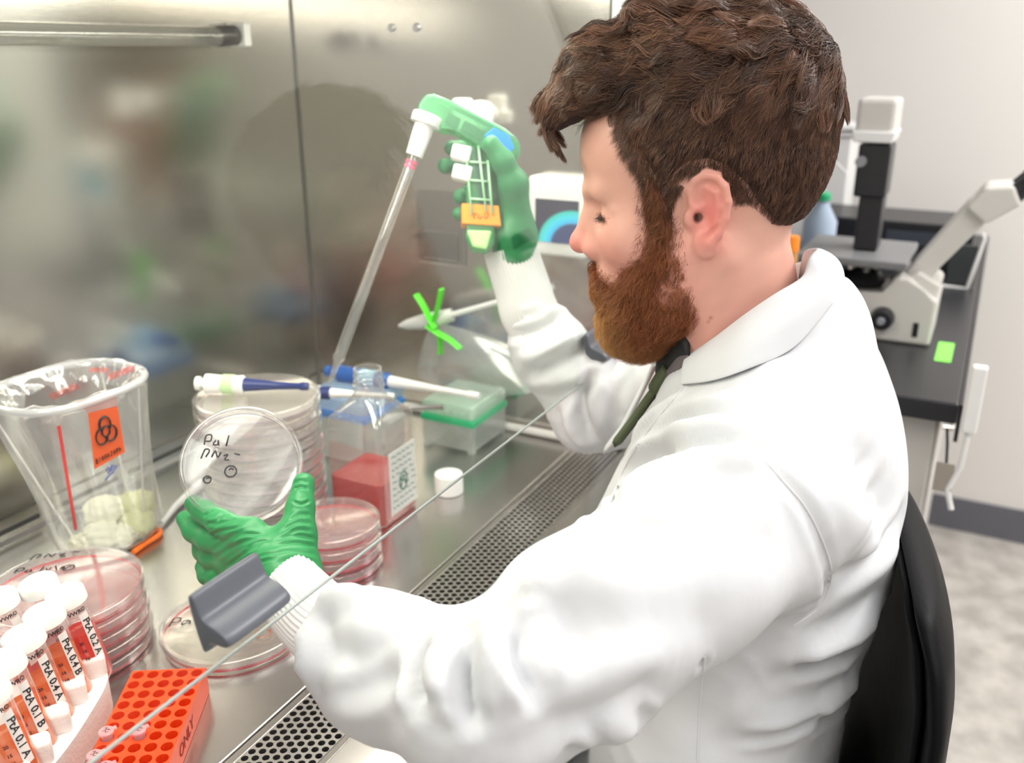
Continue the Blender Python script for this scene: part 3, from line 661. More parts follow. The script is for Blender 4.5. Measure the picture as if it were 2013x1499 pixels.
bm = bmesh.new(); n = 80; add_lathe(bm, [(0, .0285), (.0165, .0285), (.0188, .0275), (cap_r, .025), (cap_r, .001), (.0180, .0005), (.0175, .002), (.0175, .026), (0, .026)], n)
for v in bm.verts:
    if math.hypot(v.co.x, v.co.y) > .0193: k = round(math.atan2(v.co.y, v.co.x)/(2*math.pi)*n); s = 1.0+(.010 if k % 2 else -.01); v.co.x *= s; v.co.y *= s
wc_ = link('cap_shell', bm_mesh('cap_shell', bm), capw, None); wc_.parent = wc; autos(wc_)

# ---- tip boxes
def tipbox(x0, y0, x1, y1, h0, h1, mid, lab, cbase, clid):
    t = empty('pipette_tip_box', ((x0+x1)/2, (y0+y1)/2, 0), lab, 'box')
    box('box_base', (x0, y0, .004), (x1, y1, h0), cbase, t, .005)
    for x in (x0+.006, x1-.006):
        for y in (y0+.006, y1-.006): box('foot', (x-.005, y-.005, .0004), (x+.005, y+.005, .006), cbase, t, .001)
    box('tip_plate', (x0-.001, y0-.001, h0-.006), (x1+.001, y1+.001, h0+.003), mid, t, .001)
    box('lid', (x0-.0005, y0-.0005, h0+.0035), (x1+.0005, y1+.0005, h1), clid, t, .006)
    bm = bmesh.new()
    for i in range(8):
        for j in range(6):
            x, y = x0+.012+(x1-x0-.024)*i/7, y0+.012+(y1-y0-.024)*j/5; add_lathe(bm, [(.0005, h0-.030), (.0025, h0+.003), (.0033, h0+.012), (0, h0+.012)], 6, Matrix.Translation((x, y, 0)))
    link('tips', bm_mesh('tips', bm), white_pl, t, kind='stuff'); return t
frost = film('frosted_pale', (.93, .95, .94), .5, base=.12, rough=.2, body=.38, bodycol=(.84, .87, .86))
frostg = film('frosted_green_lid', (.86, .96, .90), .5, base=.12, rough=.2, body=.45, bodycol=(.66, .86, .76))
frostb = film('frosted_blue_lid', (.86, .92, .98), .5, base=.12, rough=.2, body=.5, bodycol=(.50, .68, .88))
tipbox(1.075, .622, 1.180, .712, .050, .076, mat('green_plate', (.02, .50, .22), .4), 'clear pipette tip box with a green plate near the far side wall', frost, frostg)
tipbox(.965, .735, 1.065, .845, .075, .100, mat('blue_plate', (.06, .25, .70), .4), 'pale blue lidded pipette tip box behind the red bottle', frost, frostb)
# ---- pipettors
def pipettor(p0, p1, body, cuff, tipc, lab, r=.011, dropz=0):
    p0, p1 = V(*p0), V(*p1); d = (p1-p0); L = np.linalg.norm(d); d /= L; t = empty('micropipette', tuple(p0), lab, 'pipette')
    q = lambda s: p0+d*s*L
    tube('plunger', [q(0), q(.035), q(.036), q(.085)], [.0085, .0085, .005, .005], body, t, 16)
    tube('handle', [q(.085), q(.09), q(.16), q(.30), q(.42), q(.43)], [r*.9, r*1.15, r*1.1, r*.95, r*1.1, r*.9], body, t, 20)
    tube('colour_band', [q(.24), q(.34)], [r*1.14, r*1.14], cuff, t, 20)
    tube('shaft', [q(.43), q(.50), q(.70), q(.92), q(.94), q(1)], [r*.8, r*.72, r*.48, r*.36, r*.5, r*.45], tipc, t, 16)
    return t
pipettor((1.03, .850, .112), (1.055, .600, .1065), blue_pl, ltblue, white_pl, 'blue micropipette with pale band lying on the blue tip box')
pipettor((.925, .845, .1155), (.99, .700, .111), navy, white_pl, white_pl, 'navy and white micropipette resting beside the pipette tip', .009)
pipettor((.745, .815, .1905), (.800, .690, .1895), white_pl, mat('pale_green_band', (.55, .75, .42), .5), navy, 'white micropipette with a green band lying on the tall dish stack', .0105)
vt = empty('sample_bottle', (.872, .765, 0), 'small capped bottle with a pink label left of the red bottle', 'bottle')
VM = frame((.888, .770, .0))
lathe('vial_body', [(0, .0006), (.017, .0006), (.018, .003), (.018, .085), (.012, .092), (.012, .098)], frost, vt, VM, 28)
lathe('vial_cap', [(0, .112), (.0135, .112), (.0142, .110), (.0142, .0965), (0, .0965)], white_pl, vt, VM, 28)
lathe('pink_label', [(.0183, .058), (.0183, .082)], mat('pink_label', (.78, .16, .28), .6), vt, VM, 28)
# ---- rods lying around
tag(tube('serological_pipette', [(1.186, .86, .0075), (1.186, .80, .0075), (1.186, .46, .0075)], [.0035, .0065, .0065], mat('rod_white', (.72, .70, .69), .35), None, 16), 'pale wrapped serological pipette lying along the far side wall', 'pipette')
tag(tube('glass_rod', [(.955, .615, .092), (.975, .60, .0905), (1.0, .66, .0905)], .001, clear, None, 6), 'x', 'x') if False else None
tag(tube('spreader_rod', [at(800, 800, .079), at(868, 800, .080), at(872, 800, .080)], [.0035, .0035, .005], mat('rod_grey', (.35, .35, .36), .3, .8), None, 12), 'thin grey metal rod with a bright tip lying behind the red bottle', 'rod')
tag(tube('white_rod', [at(318, 1028, .006), at(345, 995, .0065), at(375, 968, .007), at(420, 930, .007)], [.003, .0045, .006, .006], mat('rod_white_b', (.80, .80, .82), .3), None, 14), 'white plastic rod lying on the steel between bag and held dish', 'rod')

# ---- aspirator line with bag, tied by green tape
greent = mat('neon_green_tape', (.10, .75, .04), .5)
hz = empty('aspirator_hose', (1.15, .70, .20), 'translucent white aspirator hose end sticking out toward the back wall', 'hose')
hosem = mat('hose_white', (.62, .63, .63), .4)
A, B, C3 = V(1.12, .776, .169), V(1.12, .716, .186), V(1.165, .60, .225)
tube('hose_nozzle', [A, A+(B-A)*.25, A+(B-A)*.7, B, B+(C3-B)*.25], [.003, .008, .0115, .0125, .010], hosem, hz, 16)
tube('hose_line', spline([B+(C3-B)*.2, B+(C3-B)*.6, C3, V(XS-.002, .55, .24)], 6), .0045, hosem, hz, 12)
tt = empty('tape_tie', tuple(B), 'neon green tape strips knotted in a cross round the aspirator hose', 'tape')
def px_on(X, pts): return [atX(a, b, X) for a, b in pts]
for k, pts in enumerate(([(818, 578), (832, 600), (848, 632), (856, 645)], [(868, 568), (862, 600), (852, 630), (848, 648)], [(840, 640), (862, 655), (885, 668), (905, 685)], [(858, 650), (866, 668), (867, 695)])):
    tube('tape_strip', spline(px_on(1.104+.004*(k % 2), pts), 4), .0078, greent, tt, 10, True, .3, (1, 0, 0))
# bag draped from the tie
def drape(name, pole, ringpts, m_, par, rows=10, wob=.006, seed=1):
    r = np.random.default_rng(seed); bm = bmesh.new(); n = len(ringpts); g = []
    for i in range(rows+1):
        t = i/rows; row = []
        for k in range(n):
            p = V(*pole)*(1-t)+V(*ringpts[k])*t; q = wob*math.sin(3.1*k+9*t)*t*(1-t)*3
            row.append(bm.verts.new(p+V(q, -q*.6, q*.8+.02*math.sin(math.pi*t)*.6)))
        g.append(row)
    for a, b in zip(g, g[1:]):
        for i in range(n): j = (i+1) % n; bm.faces.new((a[i], a[j], b[j], b[i]))
    o = link(name, bm_mesh(name, bm), m_, par); s = o.modifiers.new('s', 'SUBSURF'); s.levels = 1; s.render_levels = 1; return o
rp = [(1.10, .74, .10), (1.13, .76, .10), (1.165, .74, .10), (1.18, .66, .10), (1.18, .56, .10), (1.17, .50, .12), (1.13, .50, .12), (1.10, .55, .10), (1.09, .62, .09), (1.095, .69, .09)]
tag(drape('plastic_bag', (1.118, .712, .185), rp, bagfilm, None), 'clear plastic bag hanging from the green-taped hose over the green tip box', 'bag')

# ---- biohazard bag stand
bs = empty('bag_stand', (.62, .88, 0), 'bench stand with white rim ring and orange wire foot, holding the biohazard bag', 'stand')
RC = V(.612, .868, .222); rimpts = []
for k in range(40):
    a = 2*math.pi*k/40; ca, sa = math.cos(a), math.sin(a); e = .75
    rimpts.append(RC+V(abs(ca)**e*math.copysign(1, ca)*.079, abs(sa)**e*math.copysign(1, sa)*.066, 0))
rimpts.append(rimpts[0])
tube('rim_ring', rimpts, .0045, film('rim_plastic', (.9, .9, .92), .6, base=.2, rough=.15, body=.5, bodycol=(.85, .85, .88)), bs, 8, False)
orw = mat('orange_wire', (.95, .17, .01), .4)
ft = at(300, 1055, .004)
tube('wire_foot', spline([at(262, 1085, .004), at(285, 1068, .004), at(313, 1050, .004), at(311, 1040, .004), at(298, 1040, .004), at(284, 1043, .006)], 4), .0035, orw, bs, 10)
for k in (3, 17, 33):
    p = rimpts[k]; tube('wire_leg', [p, V(.66+(p[0]-RC[0])*.55, .895+(p[1]-RC[1])*.4, .004)], .0012, white_pl, bs, 6)
bb = empty('biohazard_bag', (.64, .885, 0), 'clear waste bag with an orange biohazard label, folded over the stand rim', 'bag')
def bagmesh(rows=26, n=96):
    bm = bmesh.new(); g = []; b0 = V(.656, .893, .003); r = np.random.default_rng(3); ph = r.uniform(0, 6.28, 8)
    for i in range(rows+6):
        t = i/rows; row = []
        for k in range(n):
            a = 2*math.pi*k/n; ca, sa = math.cos(a), math.sin(a); e = .75+.25*min(t, 1)
            rx, ry = .079*(1-min(t, 1))+.062*min(t, 1), .066*(1-min(t, 1))+.046*min(t, 1)
            if i < rows:
                z = RC[2]*(1-t)+.003*t; c = RC*(1-t)+b0*t; f = 1.04-.06*math.sin(math.pi*min(1, t*1.2))
                wr = 1+(.030*math.sin(5*a+ph[0]+2*t)+.022*math.sin(9*a+ph[1]-3*t)+.014*math.sin(17*a+ph[2]+t*2)+.008*math.sin(31*a+ph[3]))*min(1, t*3)
                p = V(c[0]+abs(ca)**e*math.copysign(1, ca)*rx*f*wr, c[1]+abs(sa)**e*math.copysign(1, sa)*ry*f*wr, z)
            else:
                s = 1-(i-rows+1)/6.; p = V(b0[0]+ca*.062*s, b0[1]+sa*.046*s, .0025)
            row.append(bm.verts.new(p))
        g.append(row)
    # inside fold over the rim: hangs inward and gathers
    top = []
    for i in range(9):
        t = i/8; row = []
        for k in range(n):
            a = 2*math.pi*k/n; ca, sa = math.cos(a), math.sin(a); e = .75; f = 1.05-.36*t+.05*math.sin(4*a+1)*t+.035*math.sin(11*a+2*t)*t+.02*math.sin(23*a)*t
            z = RC[2]+.0065*math.sin(math.pi*min(1, t*2.2))*(1 if t < .5 else .3)-.018*t*t+.006*math.sin(7*a+3*t)*t+.004*math.sin(19*a+5*t)*t
            row.append(bm.verts.new((RC[0]+abs(ca)**e*math.copysign(1, ca)*.079*f, RC[1]+abs(sa)**e*math.copysign(1, sa)*.066*f, z)))
        top.append(row)
    for gg in (g, top):
        for a, b in zip(gg, gg[1:]):
            for i in range(n): j = (i+1) % n; bm.faces.new((a[i], a[j], b[j], b[i]))
    for i in range(n): j = (i+1) % n; bm.faces.new((g[0][i], g[0][j], top[0][j], top[0][i]))
    return bm_mesh('bag_film', bm)
bagf = link('bag_film', bagmesh(), bagfilm, bb)
def bvh_of(me): 
    return BVHTree.FromPolygons([v.co for v in me.vertices], [tuple(p.vertices) for p in me.polygons])
BT = bvh_of(bagf.data)
def cast(bvh, px, py, fallback=None):
    d = Vector(ray(px, py)).normalized(); h = bvh.ray_cast(Vector(CC), d)
    return h[0] if h[0] is not None else fallback
def patch_on(name, bvh, quad, m_, par, off=.0006, nu=10, nv=12, **k):
    """small sheet laid on a surface; quad = its four corners as seen in the photo"""
    bm = bmesh.new(); q = [V(*c) for c in quad]; rows = []; last = None
    for j in range(nv+1):
        r_ = []
        for i in range(nu+1):
            u, v = i/nu, j/nv; p = (q[0]*(1-u)+q[1]*u)*(1-v)+(q[3]*(1-u)+q[2]*u)*v
            h = cast(bvh, p[0], p[1], last); last = h; n_ = (Vector(CC)-h).normalized(); r_.append(bm.verts.new(h+n_*off))
        rows.append(r_)
    for a, b in zip(rows, rows[1:]):
        for i in range(nu): bm.faces.new((a[i], a[i+1], b[i+1], b[i]))
    return link(name, bm_mesh(name, bm), m_, par, **k)
olab = mat('biohazard_label_orange', (.88, .13, .03), .55)
quad = [(173, 812), (231, 797), (246, 888), (186, 922)]
lab_ = patch_on('biohazard_label', BT, quad, olab, bb)
patch_on('label_fold', BT, [(150, 790), (228, 774), (231, 799), (172, 812)], film('pink_fold', (.98, .82, .82), .4, base=.06, rough=.1, body=.35, bodycol=(.95, .50, .48)), bb)
LB = bvh_of(lab_.data)
def on_label(polys, r, m_, name, bv=LB, par=lab_, off=.0008, qd=quad):
    q = [V(*c) for c in qd]; bm = bmesh.new()
    for pl_ in polys:
        pts = []
        for u, v in spline([(a, b, 0) for a, b in pl_], 4) if False else pl_:
            p = (q[0]*(1-u)+q[1]*u)*(1-v)+(q[3]*(1-u)+q[2]*u)*v; h = cast(bv, p[0], p[1])
            if h is None: continue
            pts.append(np.array(h+(Vector(CC)-h).normalized()*off))
        if len(pts) > 1: add_tube(bm, pts, r, 6, True, .35)
    return link(name, bm_mesh(name, bm), m_, par)
sym = []
for k in range(3):
    a0 = math.radians(-90+120*k); cx, cy = .5+.17*math.cos(a0), .42+.135*math.sin(a0)
    sym.append([(cx+.19*math.cos(a0+math.radians(th)), cy+.15*math.sin(a0+math.radians(th))) for th in range(-140, 141, 20)])
sym.append([(.5+.13*math.cos(math.radians(th)), .42+.10*math.sin(math.radians(th))) for th in range(0, 361, 24)])
on_label(sym, .0019, inkm, 'biohazard_symbol')
FONT = {'B': [[(0, 0), (0, 1), (.7, .9), (.7, .6), (0, .5), (.8, .4), (.8, .1), (0, 0)]], 'I': [[(.4, 0), (.4, 1)]], 'O': [[(.4, 0), (0, .5), (.4, 1), (.8, .5), (.4, 0)]], 'H': [[(0, 0), (0, 1)], [(0, .5), (.8, .5)], [(.8, 0), (.8, 1)]],
        'A': [[(0, 0), (.4, 1), (.8, 0)], [(.15, .4), (.65, .4)]], 'Z': [[(0, 1), (.8, 1), (0, 0), (.8, 0)]], 'R': [[(0, 0), (0, 1), (.8, .8), (0, .5), (.8, 0)]], 'D': [[(0, 0), (0, 1), (.8, .5), (0, 0)]]}
tx = []
for i, ch in enumerate('BIOHAZARD'):
    for s in FONT[ch]: tx.append([(.08+.095*i+.065*a, .93-.09*b) for a, b in s])
on_label(tx, .0005, inkm, 'label_word')
on_label([[(.35+.25*a, 1.15+.5*b) for a, b in s] for s in ([(0, 0), (.3, -.1), (.5, .05), (.8, -.1), (1.1, 0)], [(.1, .12), (.5, .08), (.9, .14), (1.4, .05)], [(-.3, .3), (.3, .22), (.9, .2)])], .0012, blueink, 'bag_writing', BT, bb, .001)
patch_on('red_strip', BT, [(112, 838), (119, 835), (152, 1040), (146, 1042)], mat('red_strip', (.80, .08, .08), .5), bb, nu=2, nv=16)
for k_, q_ in enumerate((((95, 775), (150, 752), (158, 762), (104, 786)), ((175, 722), (215, 722), (214, 732), (176, 731)), ((210, 735), (262, 716), (266, 728), (214, 748)))): patch_on('red_fold', BT, q_, film('red_fold', (.98, .7, .7), .4, base=.06, rough=.15, body=.4, bodycol=(.90, .30, .28)), bb)
# used wipes at the bottom
def crumple(name, c, r, m_, par, seed, amp=.35, sc=(1, 1, 1)):
    bm = bmesh.new(); bmesh.ops.create_icosphere(bm, subdivisions=4, radius=1); g = np.random.default_rng(seed); D = g.normal(size=(14, 3)); D /= np.linalg.norm(D, axis=1)[:, None]; F = g.uniform(2, 9, 14); Ph = g.uniform(0, 6.3, 14)
    for v in bm.verts:
        p = V(*v.co); s = 1+amp*sum(abs(math.sin(F[i]*(p@D[i])+Ph[i]))-.5 for i in range(14))/6; v.co = Vector((c[0]+p[0]*r*s*sc[0], c[1]+p[1]*r*s*sc[1], c[2]+p[2]*r*s*sc[2]))
    return link(name, bm_mesh(name, bm), m_, par)
yg = mat('used_wipe_yellow_green', (.72, .74, .42), .7); yw = mat('used_wipe_cream', (.80, .79, .62), .7)
for i, (x, y, z, r, m_) in enumerate(((.632, .880, .022, .020, yw), (.672, .868, .022, .019, yg), (.612, .893, .017, .014, yw), (.655, .900, .040, .021, yw), (.688, .886, .034, .022, yg), (.650, .866, .018, .015, yw))):
    o = crumple('used_wipe', (x, y, z), r, m_, None, 10+i, sc=(1, 1, .8)); tag(o, ('crumpled cream wipe at the left front of the biohazard bag floor', 'crumpled pale green wipe at the right front of the biohazard bag floor', 'small cream wipe at the far left of the biohazard bag floor', 'cream wipe lying on top of the wipe heap in the biohazard bag', 'large pale green wipe against the right wall of the biohazard bag', 'small cream wipe nearest the camera in the biohazard bag')[i], 'wipe', 'used wipes in the biohazard bag')

# ================================================================ implicit surfaces (for the person and soft things)
def smin(a, b, k): h = np.maximum(k-np.abs(a-b), 0)/k; return np.minimum(a, b)-h*h*k*.25
def smax(a, b, k): return -smin(-a, -b, k)
def s_cap(P, a, b, r0, r1=None):
    a, b = np.asarray(a, np.float32), np.asarray(b, np.float32); r1 = r0 if r1 is None else r1; ab = b-a
    t = np.clip(((P-a)@ab)/(ab@ab), 0, 1); return np.linalg.norm(P-a-t[:, None]*ab, axis=1)-(r0+(r1-r0)*t)
def s_ell(P, c, r, M=None):
    q = P-np.asarray(c, np.float32)
    if M is not None: q = q@M
    r = np.asarray(r, np.float32); k0 = np.linalg.norm(q/r, axis=1); k1 = np.linalg.norm(q/(r*r), axis=1); return k0*(k0-1)/np.maximum(k1, 1e-6)
def s_chain(P, pts, rs, k=.01):
    d = None
    for i in range(len(pts)-1):
        e = s_cap(P, pts[i], pts[i+1], rs[i], rs[i+1]); d = e if d is None else (np.minimum(d, e) if k == 0 else smin(d, e, k))
    return d
def surfnet(f, lo, hi, h):
    K = 4; lo = np.array(lo, np.float32); n = (np.ceil((np.array(hi)-lo)/(h*K)).astype(int)+1); N = n*K
    bi = np.stack(np.meshgrid(*[np.arange(m) for m in n], indexing='ij'), -1).reshape(-1, 3)
    cen = lo+(bi*K+(K-1)/2)*h; dv = np.concatenate([f(c.astype(np.float32)) for c in np.array_split(cen, max(1, len(cen)//400000))])
    vol = np.repeat(np.repeat(np.repeat(dv.reshape(n), K, 0), K, 1), K, 2).astype(np.float32)
    act = bi[np.abs(dv) < h*K*1.25+.002]
    off = np.stack(np.meshgrid(*[np.arange(K)]*3, indexing='ij'), -1).reshape(-1, 3)
    idx = (act[:, None, :]*K+off[None]).reshape(-1, 3)
    for c in np.array_split(idx, max(1, len(idx)//600000)):
        vol[c[:, 0], c[:, 1], c[:, 2]] = f((lo+c*h).astype(np.float32))
    S = np.array(vol.shape); st = np.array([S[1]*S[2], S[2], 1]); acc = {}; quads = []
    ids_all, pos_all = [], []
    for ax in range(3):
        sl0 = [slice(None)]*3; sl1 = [slice(None)]*3; sl0[ax] = slice(0, -1); sl1[ax] = slice(1, None)
        a, b = vol[tuple(sl0)], vol[tuple(sl1)]; m = (a < 0) != (b < 0); I = np.argwhere(m)
        u, v = (ax+1) % 3, (ax+2) % 3; I = I[(I[:, u] > 0) & (I[:, v] > 0)]
        av, bv = a[tuple(I.T)], b[tuple(I.T)]; t = av/(av-bv); p = I.astype(np.float32); p[:, ax] += t
        c = I@st; cu, cv = c-st[u], c-st[v]; cuv = c-st[u]-st[v]; q = np.stack([cuv, cv, c, cu], 1); fl = av > 0; q[fl] = q[fl][:, ::-1]
        quads.append(q)
        for cc_ in (c, cu, cv, cuv): ids_all.append(cc_); pos_all.append(p)
    ids = np.concatenate(ids_all); pos = np.concatenate(pos_all); uq, inv = np.unique(ids, return_inverse=True)
    cnt = np.bincount(inv); vv = np.stack([np.bincount(inv, pos[:, k])/cnt for k in range(3)], 1); Q = np.concatenate(quads)
    F = np.searchsorted(uq, Q); return lo+vv*h, F
def sdf_mesh(name, f, lo, hi, h, disp=None):
    v, F = surfnet(f, lo, hi, h); 
    if disp is not None: v = disp(v, F)
    return fastmesh(name, v, F)
def vnormals(v, F):
    n = np.cross(v[F[:, 2]]-v[F[:, 0]], v[F[:, 3]]-v[F[:, 1]]); out = np.zeros_like(v)
    for k in range(4): 
        for a in range(3): out[:, a] += np.bincount(F[:, k], n[:, a], len(v))
    return out/np.maximum(np.linalg.norm(out, axis=1), 1e-12)[:, None]
def relax(v, F, it=2, lam=.5):
    e = np.concatenate([F[:, [0, 1]], F[:, [1, 2]], F[:, [2, 3]], F[:, [3, 0]]]); 
    for _ in range(it):
        s = np.zeros_like(v); c = np.bincount(e[:, 0], minlength=len(v))+np.bincount(e[:, 1], minlength=len(v))
        for a in range(3): s[:, a] = np.bincount(e[:, 0], v[e[:, 1], a], len(v))+np.bincount(e[:, 1], v[e[:, 0], a], len(v))
        v = v+(s/c[:, None]-v)*lam
    return v

# ---------------------------------------------------------------- the man
man = empty('person', (.83, .12, -.30), 'bearded man in a white lab coat and green gloves, seated and leaning into the cabinet', 'person')
EAR = atd(1395, 415, .765); HB = math.radians(17)
HFW = V(-math.sin(HB), math.cos(HB), 0); HLF = V(-math.cos(HB), -math.sin(HB), 0); HUP = V(0, 0, 1); HO = EAR-HLF*.075
HM = np.stack([HFW, HLF, HUP]).astype(np.float32)          # rows: local axes
def to_l(P): return (P-HO.astype(np.float32))@HM.T
def to_w(L): return np.asarray(L)@HM+HO
def loc2(px, py, off):
    r = ray(px, py); c = HO+HLF*off; t = ((c-CC)@HLF)/(r@HLF); p = CC+r*t-HO; return (float(p@HFW), float(p@HUP))
mm = lambda *a: tuple(x*.001 for x in a)
def both(L, fn):     # mirror across the head's middle plane
    Lm = L.copy(); Lm[:, 1] = np.abs(Lm[:, 1]); return fn(Lm)
def s_cran(L):
    d = s_ell(L, mm(6, 0, 50), mm(104, 73, 98)); return smin(d, s_ell(L, mm(60, 0, 42), mm(56, 61, 50)), .02)
def s_face(L):
    A = L.copy(); A[:, 1] = np.abs(A[:, 1])
    d = s_cran(L)
    d = smin(d, s_ell(L, mm(52, 0, -22), mm(48, 57, 68)), .025)
    d = smin(d, s_ell(A, mm(66, 34, -34), mm(24, 24, 20)), .025)
    d = smin(d, s_cap(A, mm(103, 10, 4), mm(94, 36, 8), .010, .009), .014)
    d = smin(d, s_ell(L, mm(60, 0, -82), mm(38, 40, 38)), .02)
    d = smin(d, s_cap(A, mm(18, 52, -40), mm(28, 48, -80), .019, .016), .025)
    d = smax(d, -s_ell(A, mm(110, 32, -12), mm(21, 18, 12)), .012)
    d = smin(d, s_ell(A, mm(81, 31, -12), mm(13, 15, 11.5)), .004)
    d = smin(d, s_cap(A, mm(86, 21, -5), mm(79, 44, -6), .0075, .006), .005)        # upper lid fold
    d = smin(d, s_cap(L, mm(102, 0, -4), mm(113, 0, -40), .0088, .0095), .010)
    d = smin(d, s_ell(L, mm(115, 0, -45.5), mm(11, 11, 10)), .007)
    d = smin(d, s_ell(A, mm(98, 13, -49), mm(12, 8, 8.5)), .008); d = smin(d, s_cap(A, mm(98, 7, -18), mm(99, 10, -46), .009, .009), .010)
    d = smax(d, -s_ell(A, mm(108, 6.5, -57), mm(5.5, 3.2, 4)), .003)
    d = smin(d, s_ell(L, mm(84, 0, -78), mm(14, 26, 20)), .012)
    d = smin(d, s_cap(L, mm(98, -12, -85), mm(98, 12, -85), .0055), .005)
    d = smin(d, s_cap(L, mm(96, -10, -93), mm(96, 10, -93), .0065), .005)
    return d
def s_ear(A):
    A = A+np.array([0, .0022, 0], np.float32)
    def P3(pts): return [mm(x, 70+(17-x)*.36, z) for x, z in pts]
    hel = P3([(9, -3), (15, 6), (17, 16), (13, 24), (5, 29), (-4, 28), (-11, 21), (-14.5, 9), (-13.5, -5), (-9, -18), (-3, -27)])
    ph = math.radians(-20); c, s = math.cos(ph), math.sin(ph)
    M = np.array([[c, -s, 0], [s, c, 0], [0, 0, 1]], np.float32)
    d = s_ell(A, mm(0, 73.5, 1), mm(15.5, 3.2, 29), M)
    d = smin(d, s_chain(A, hel, [.0022, .0026, .003, .0033, .0033, .0033, .0034, .0033, .003, .003, .004], .002), .0022)
    d = smin(d, s_chain(A, P3([(4, 19), (-5, 15), (-7.5, 4), (-6, -8), (1, -17)]), [.0015, .0028, .003, .0028, .0028], .002), .003)
    d = smin(d, s_ell(A, mm(3, 74, -28), mm(8.5, 4.2, 9.5)), .005)
    d = smin(d, s_ell(A, mm(16, 69, -8), mm(4, 3, 6)), .009)
    d = smax(d, -s_ell(A, mm(6, 80.5, -6), mm(8.0, 8.5, 11.5)), .003)
    d = smax(d, -s_ell(A, mm(9, 75, 9), mm(5, 4, 6)), .003)
    d = smax(d, -s_ell(A, mm(9, 72, -7), mm(4, 9, 4.5)), .003)
    return d
NK0, NK1 = to_w(mm(-16, 0, -62)), to_w(mm(-38, 0, -160))
def s_head(P):
    L = to_l(P); A = L.copy(); A[:, 1] = np.abs(A[:, 1])
    d = s_face(L); d = smin(d, s_ear(A), .004)
    d = smin(d, s_chain(L, [mm(-14, 0, -40), mm(-22, 0, -85), mm(-36, 0, -165)], [.060, .060, .066], .02), .025)
    d = smin(d, s_cap(A, mm(-14, 52, -42), mm(10, 18, -150), .014, .010), .02)
    d = smin(d, s_ell(L, mm(-40, 0, -200), mm(75, 120, 60)), .03)
    return d
skin = mat('skin', (.72, .42, .34), .46, 0, .4, Subsurface_Weight=.12); skin.node_tree.nodes['Principled BSDF'].inputs['Subsurface Radius'].default_value = (.012, .004, .002)
skin.node_tree.nodes['Principled BSDF'].inputs['Subsurface Scale'].default_value = .4
attrcol(skin); bump(skin, (1, 1, 1), 700, .12, .0004)
hv, hf = surfnet(s_head, HO-V(.16, .16, .235), HO+V(.16, .17, .17), .0017)
hv = relax(hv, hf, 1, .3); body = link('body', fastmesh('body', hv, hf), skin, man)
L = to_l(hv.astype(np.float32)); A_ = L.copy(); A_[:, 1] = np.abs(A_[:, 1])
def blob(c, r): return np.exp(-(((A_-np.array(mm(*c)))/np.array(mm(*r)))**2).sum(1))[:, None]
base = np.array([.72, .40, .315]); col = np.repeat(base[None], len(hv), 0)
pink = np.array([.78, .24, .21])
for c_, r_, s_ in (((118, 0, -48), (22, 20, 18), .85), ((0, 76, -4), (20, 12, 33), 1.0), ((85, 45, -45), (26, 26, 20), .38), ((30, 60, -62), (30, 20, 30), .30), ((0, 40, -110), (60, 40, 60), .22), ((98, 0, -88), (10, 18, 9), .6), ((84, 38, -16), (12, 10, 5), .25)):
    wgt = np.clip(blob(c_, r_)*s_, 0, 1); col = col*(1-wgt)+pink*wgt
nz = np.sin(L@np.array([130., 90., 160.])+2)*np.sin(L@np.array([-90., 140., 70.]))*np.sin(L@np.array([60., -110., 150.])); col *= 1+.035*nz[:, None]
canal_shade = np.clip(blob((10, 65, -8), (3.6, 6, 5.6))*1.15, 0, 1); col = col*(1-canal_shade*.85)  # shade inside the ear canal, painted dark into the skin colour
for c_, r_ in (((-22, 58, 1), 1.1), ((-8, 52, -95), 1.6), ((-6, 54, -99), 1.2), ((25, 55, -118), 1.3)):
    q = np.exp(-(((A_-np.array(mm(*c_)))[:, [0, 2]]/(r_*.001))**2).sum(1))[:, None]*(L[:, 1:2] > 0); col = col*(1-.7*q)+np.array([.35, .05, .04])*.7*q
setcol(body.data, col)

# ---- hair
def poly_sd(X, Z, poly):
    """signed distance to a polygon, positive inside"""
    d = np.full(X.shape, 9.0, np.float32); ins = np.zeros(X.shape, bool); n = len(poly)
    for i in range(n):
        x0, z0 = poly[i]; x1, z1 = poly[(i+1) % n]; ex_, ez_ = x1-x0, z1-z0
        t = np.clip(((X-x0)*ex_+(Z-z0)*ez_)/(ex_*ex_+ez_*ez_+1e-12), 0, 1); d = np.minimum(d, np.hypot(X-x0-t*ex_, Z-z0-t*ez_))
        c = (z0 > Z) != (z1 > Z); xi = x0+(Z-z0)*ex_/(ez_ if abs(ez_) > 1e-9 else 1e-9); ins ^= c & (X < xi)
    return np.where(ins, d, -d)
HP = [loc2(a, b, .062) for a, b in ((1223, 212), (1214, 257), (1230, 300), (1253, 330), (1268, 358), (1276, 395), (1283, 440), (1316, 438), (1320, 395), (1346, 352), (1362, 338), (1388, 333), (1416, 345), (1450, 378), (1472, 425), (1480, 466), (1506, 494))]
HPOLY = [(.125, .085), (.100, .078)]+HP+[loc2(1573, 478, 0), (-.20, -.04), (-.20, .30), (.2, .30)]
def thick(L):
    sd = poly_sd(L[:, 0], L[:, 2], HPOLY); z = L[:, 2]; x = L[:, 0]; T = .0045+.0195*np.clip((z-.055)/.075, 0, 1)**1.2
    T = T+.004*np.clip((-x-.02)/.06, 0, 1)+.012*np.clip((x-.03)/.05, 0, 1)*np.clip((z-.07)/.04, 0, 1)
    lum = .0042*(np.sin(L@np.array([95., 150., 40.], np.float32)+1)*np.sin(L@np.array([-40., 120., 110.], np.float32)))*np.clip((z-.08)/.04, 0, 1)
    return np.clip(np.where(sd < .014, sd*.36-.0020, (sd-.014)*.5+.00304), -.007, T)+lum*np.clip(sd/.01, 0, 1)
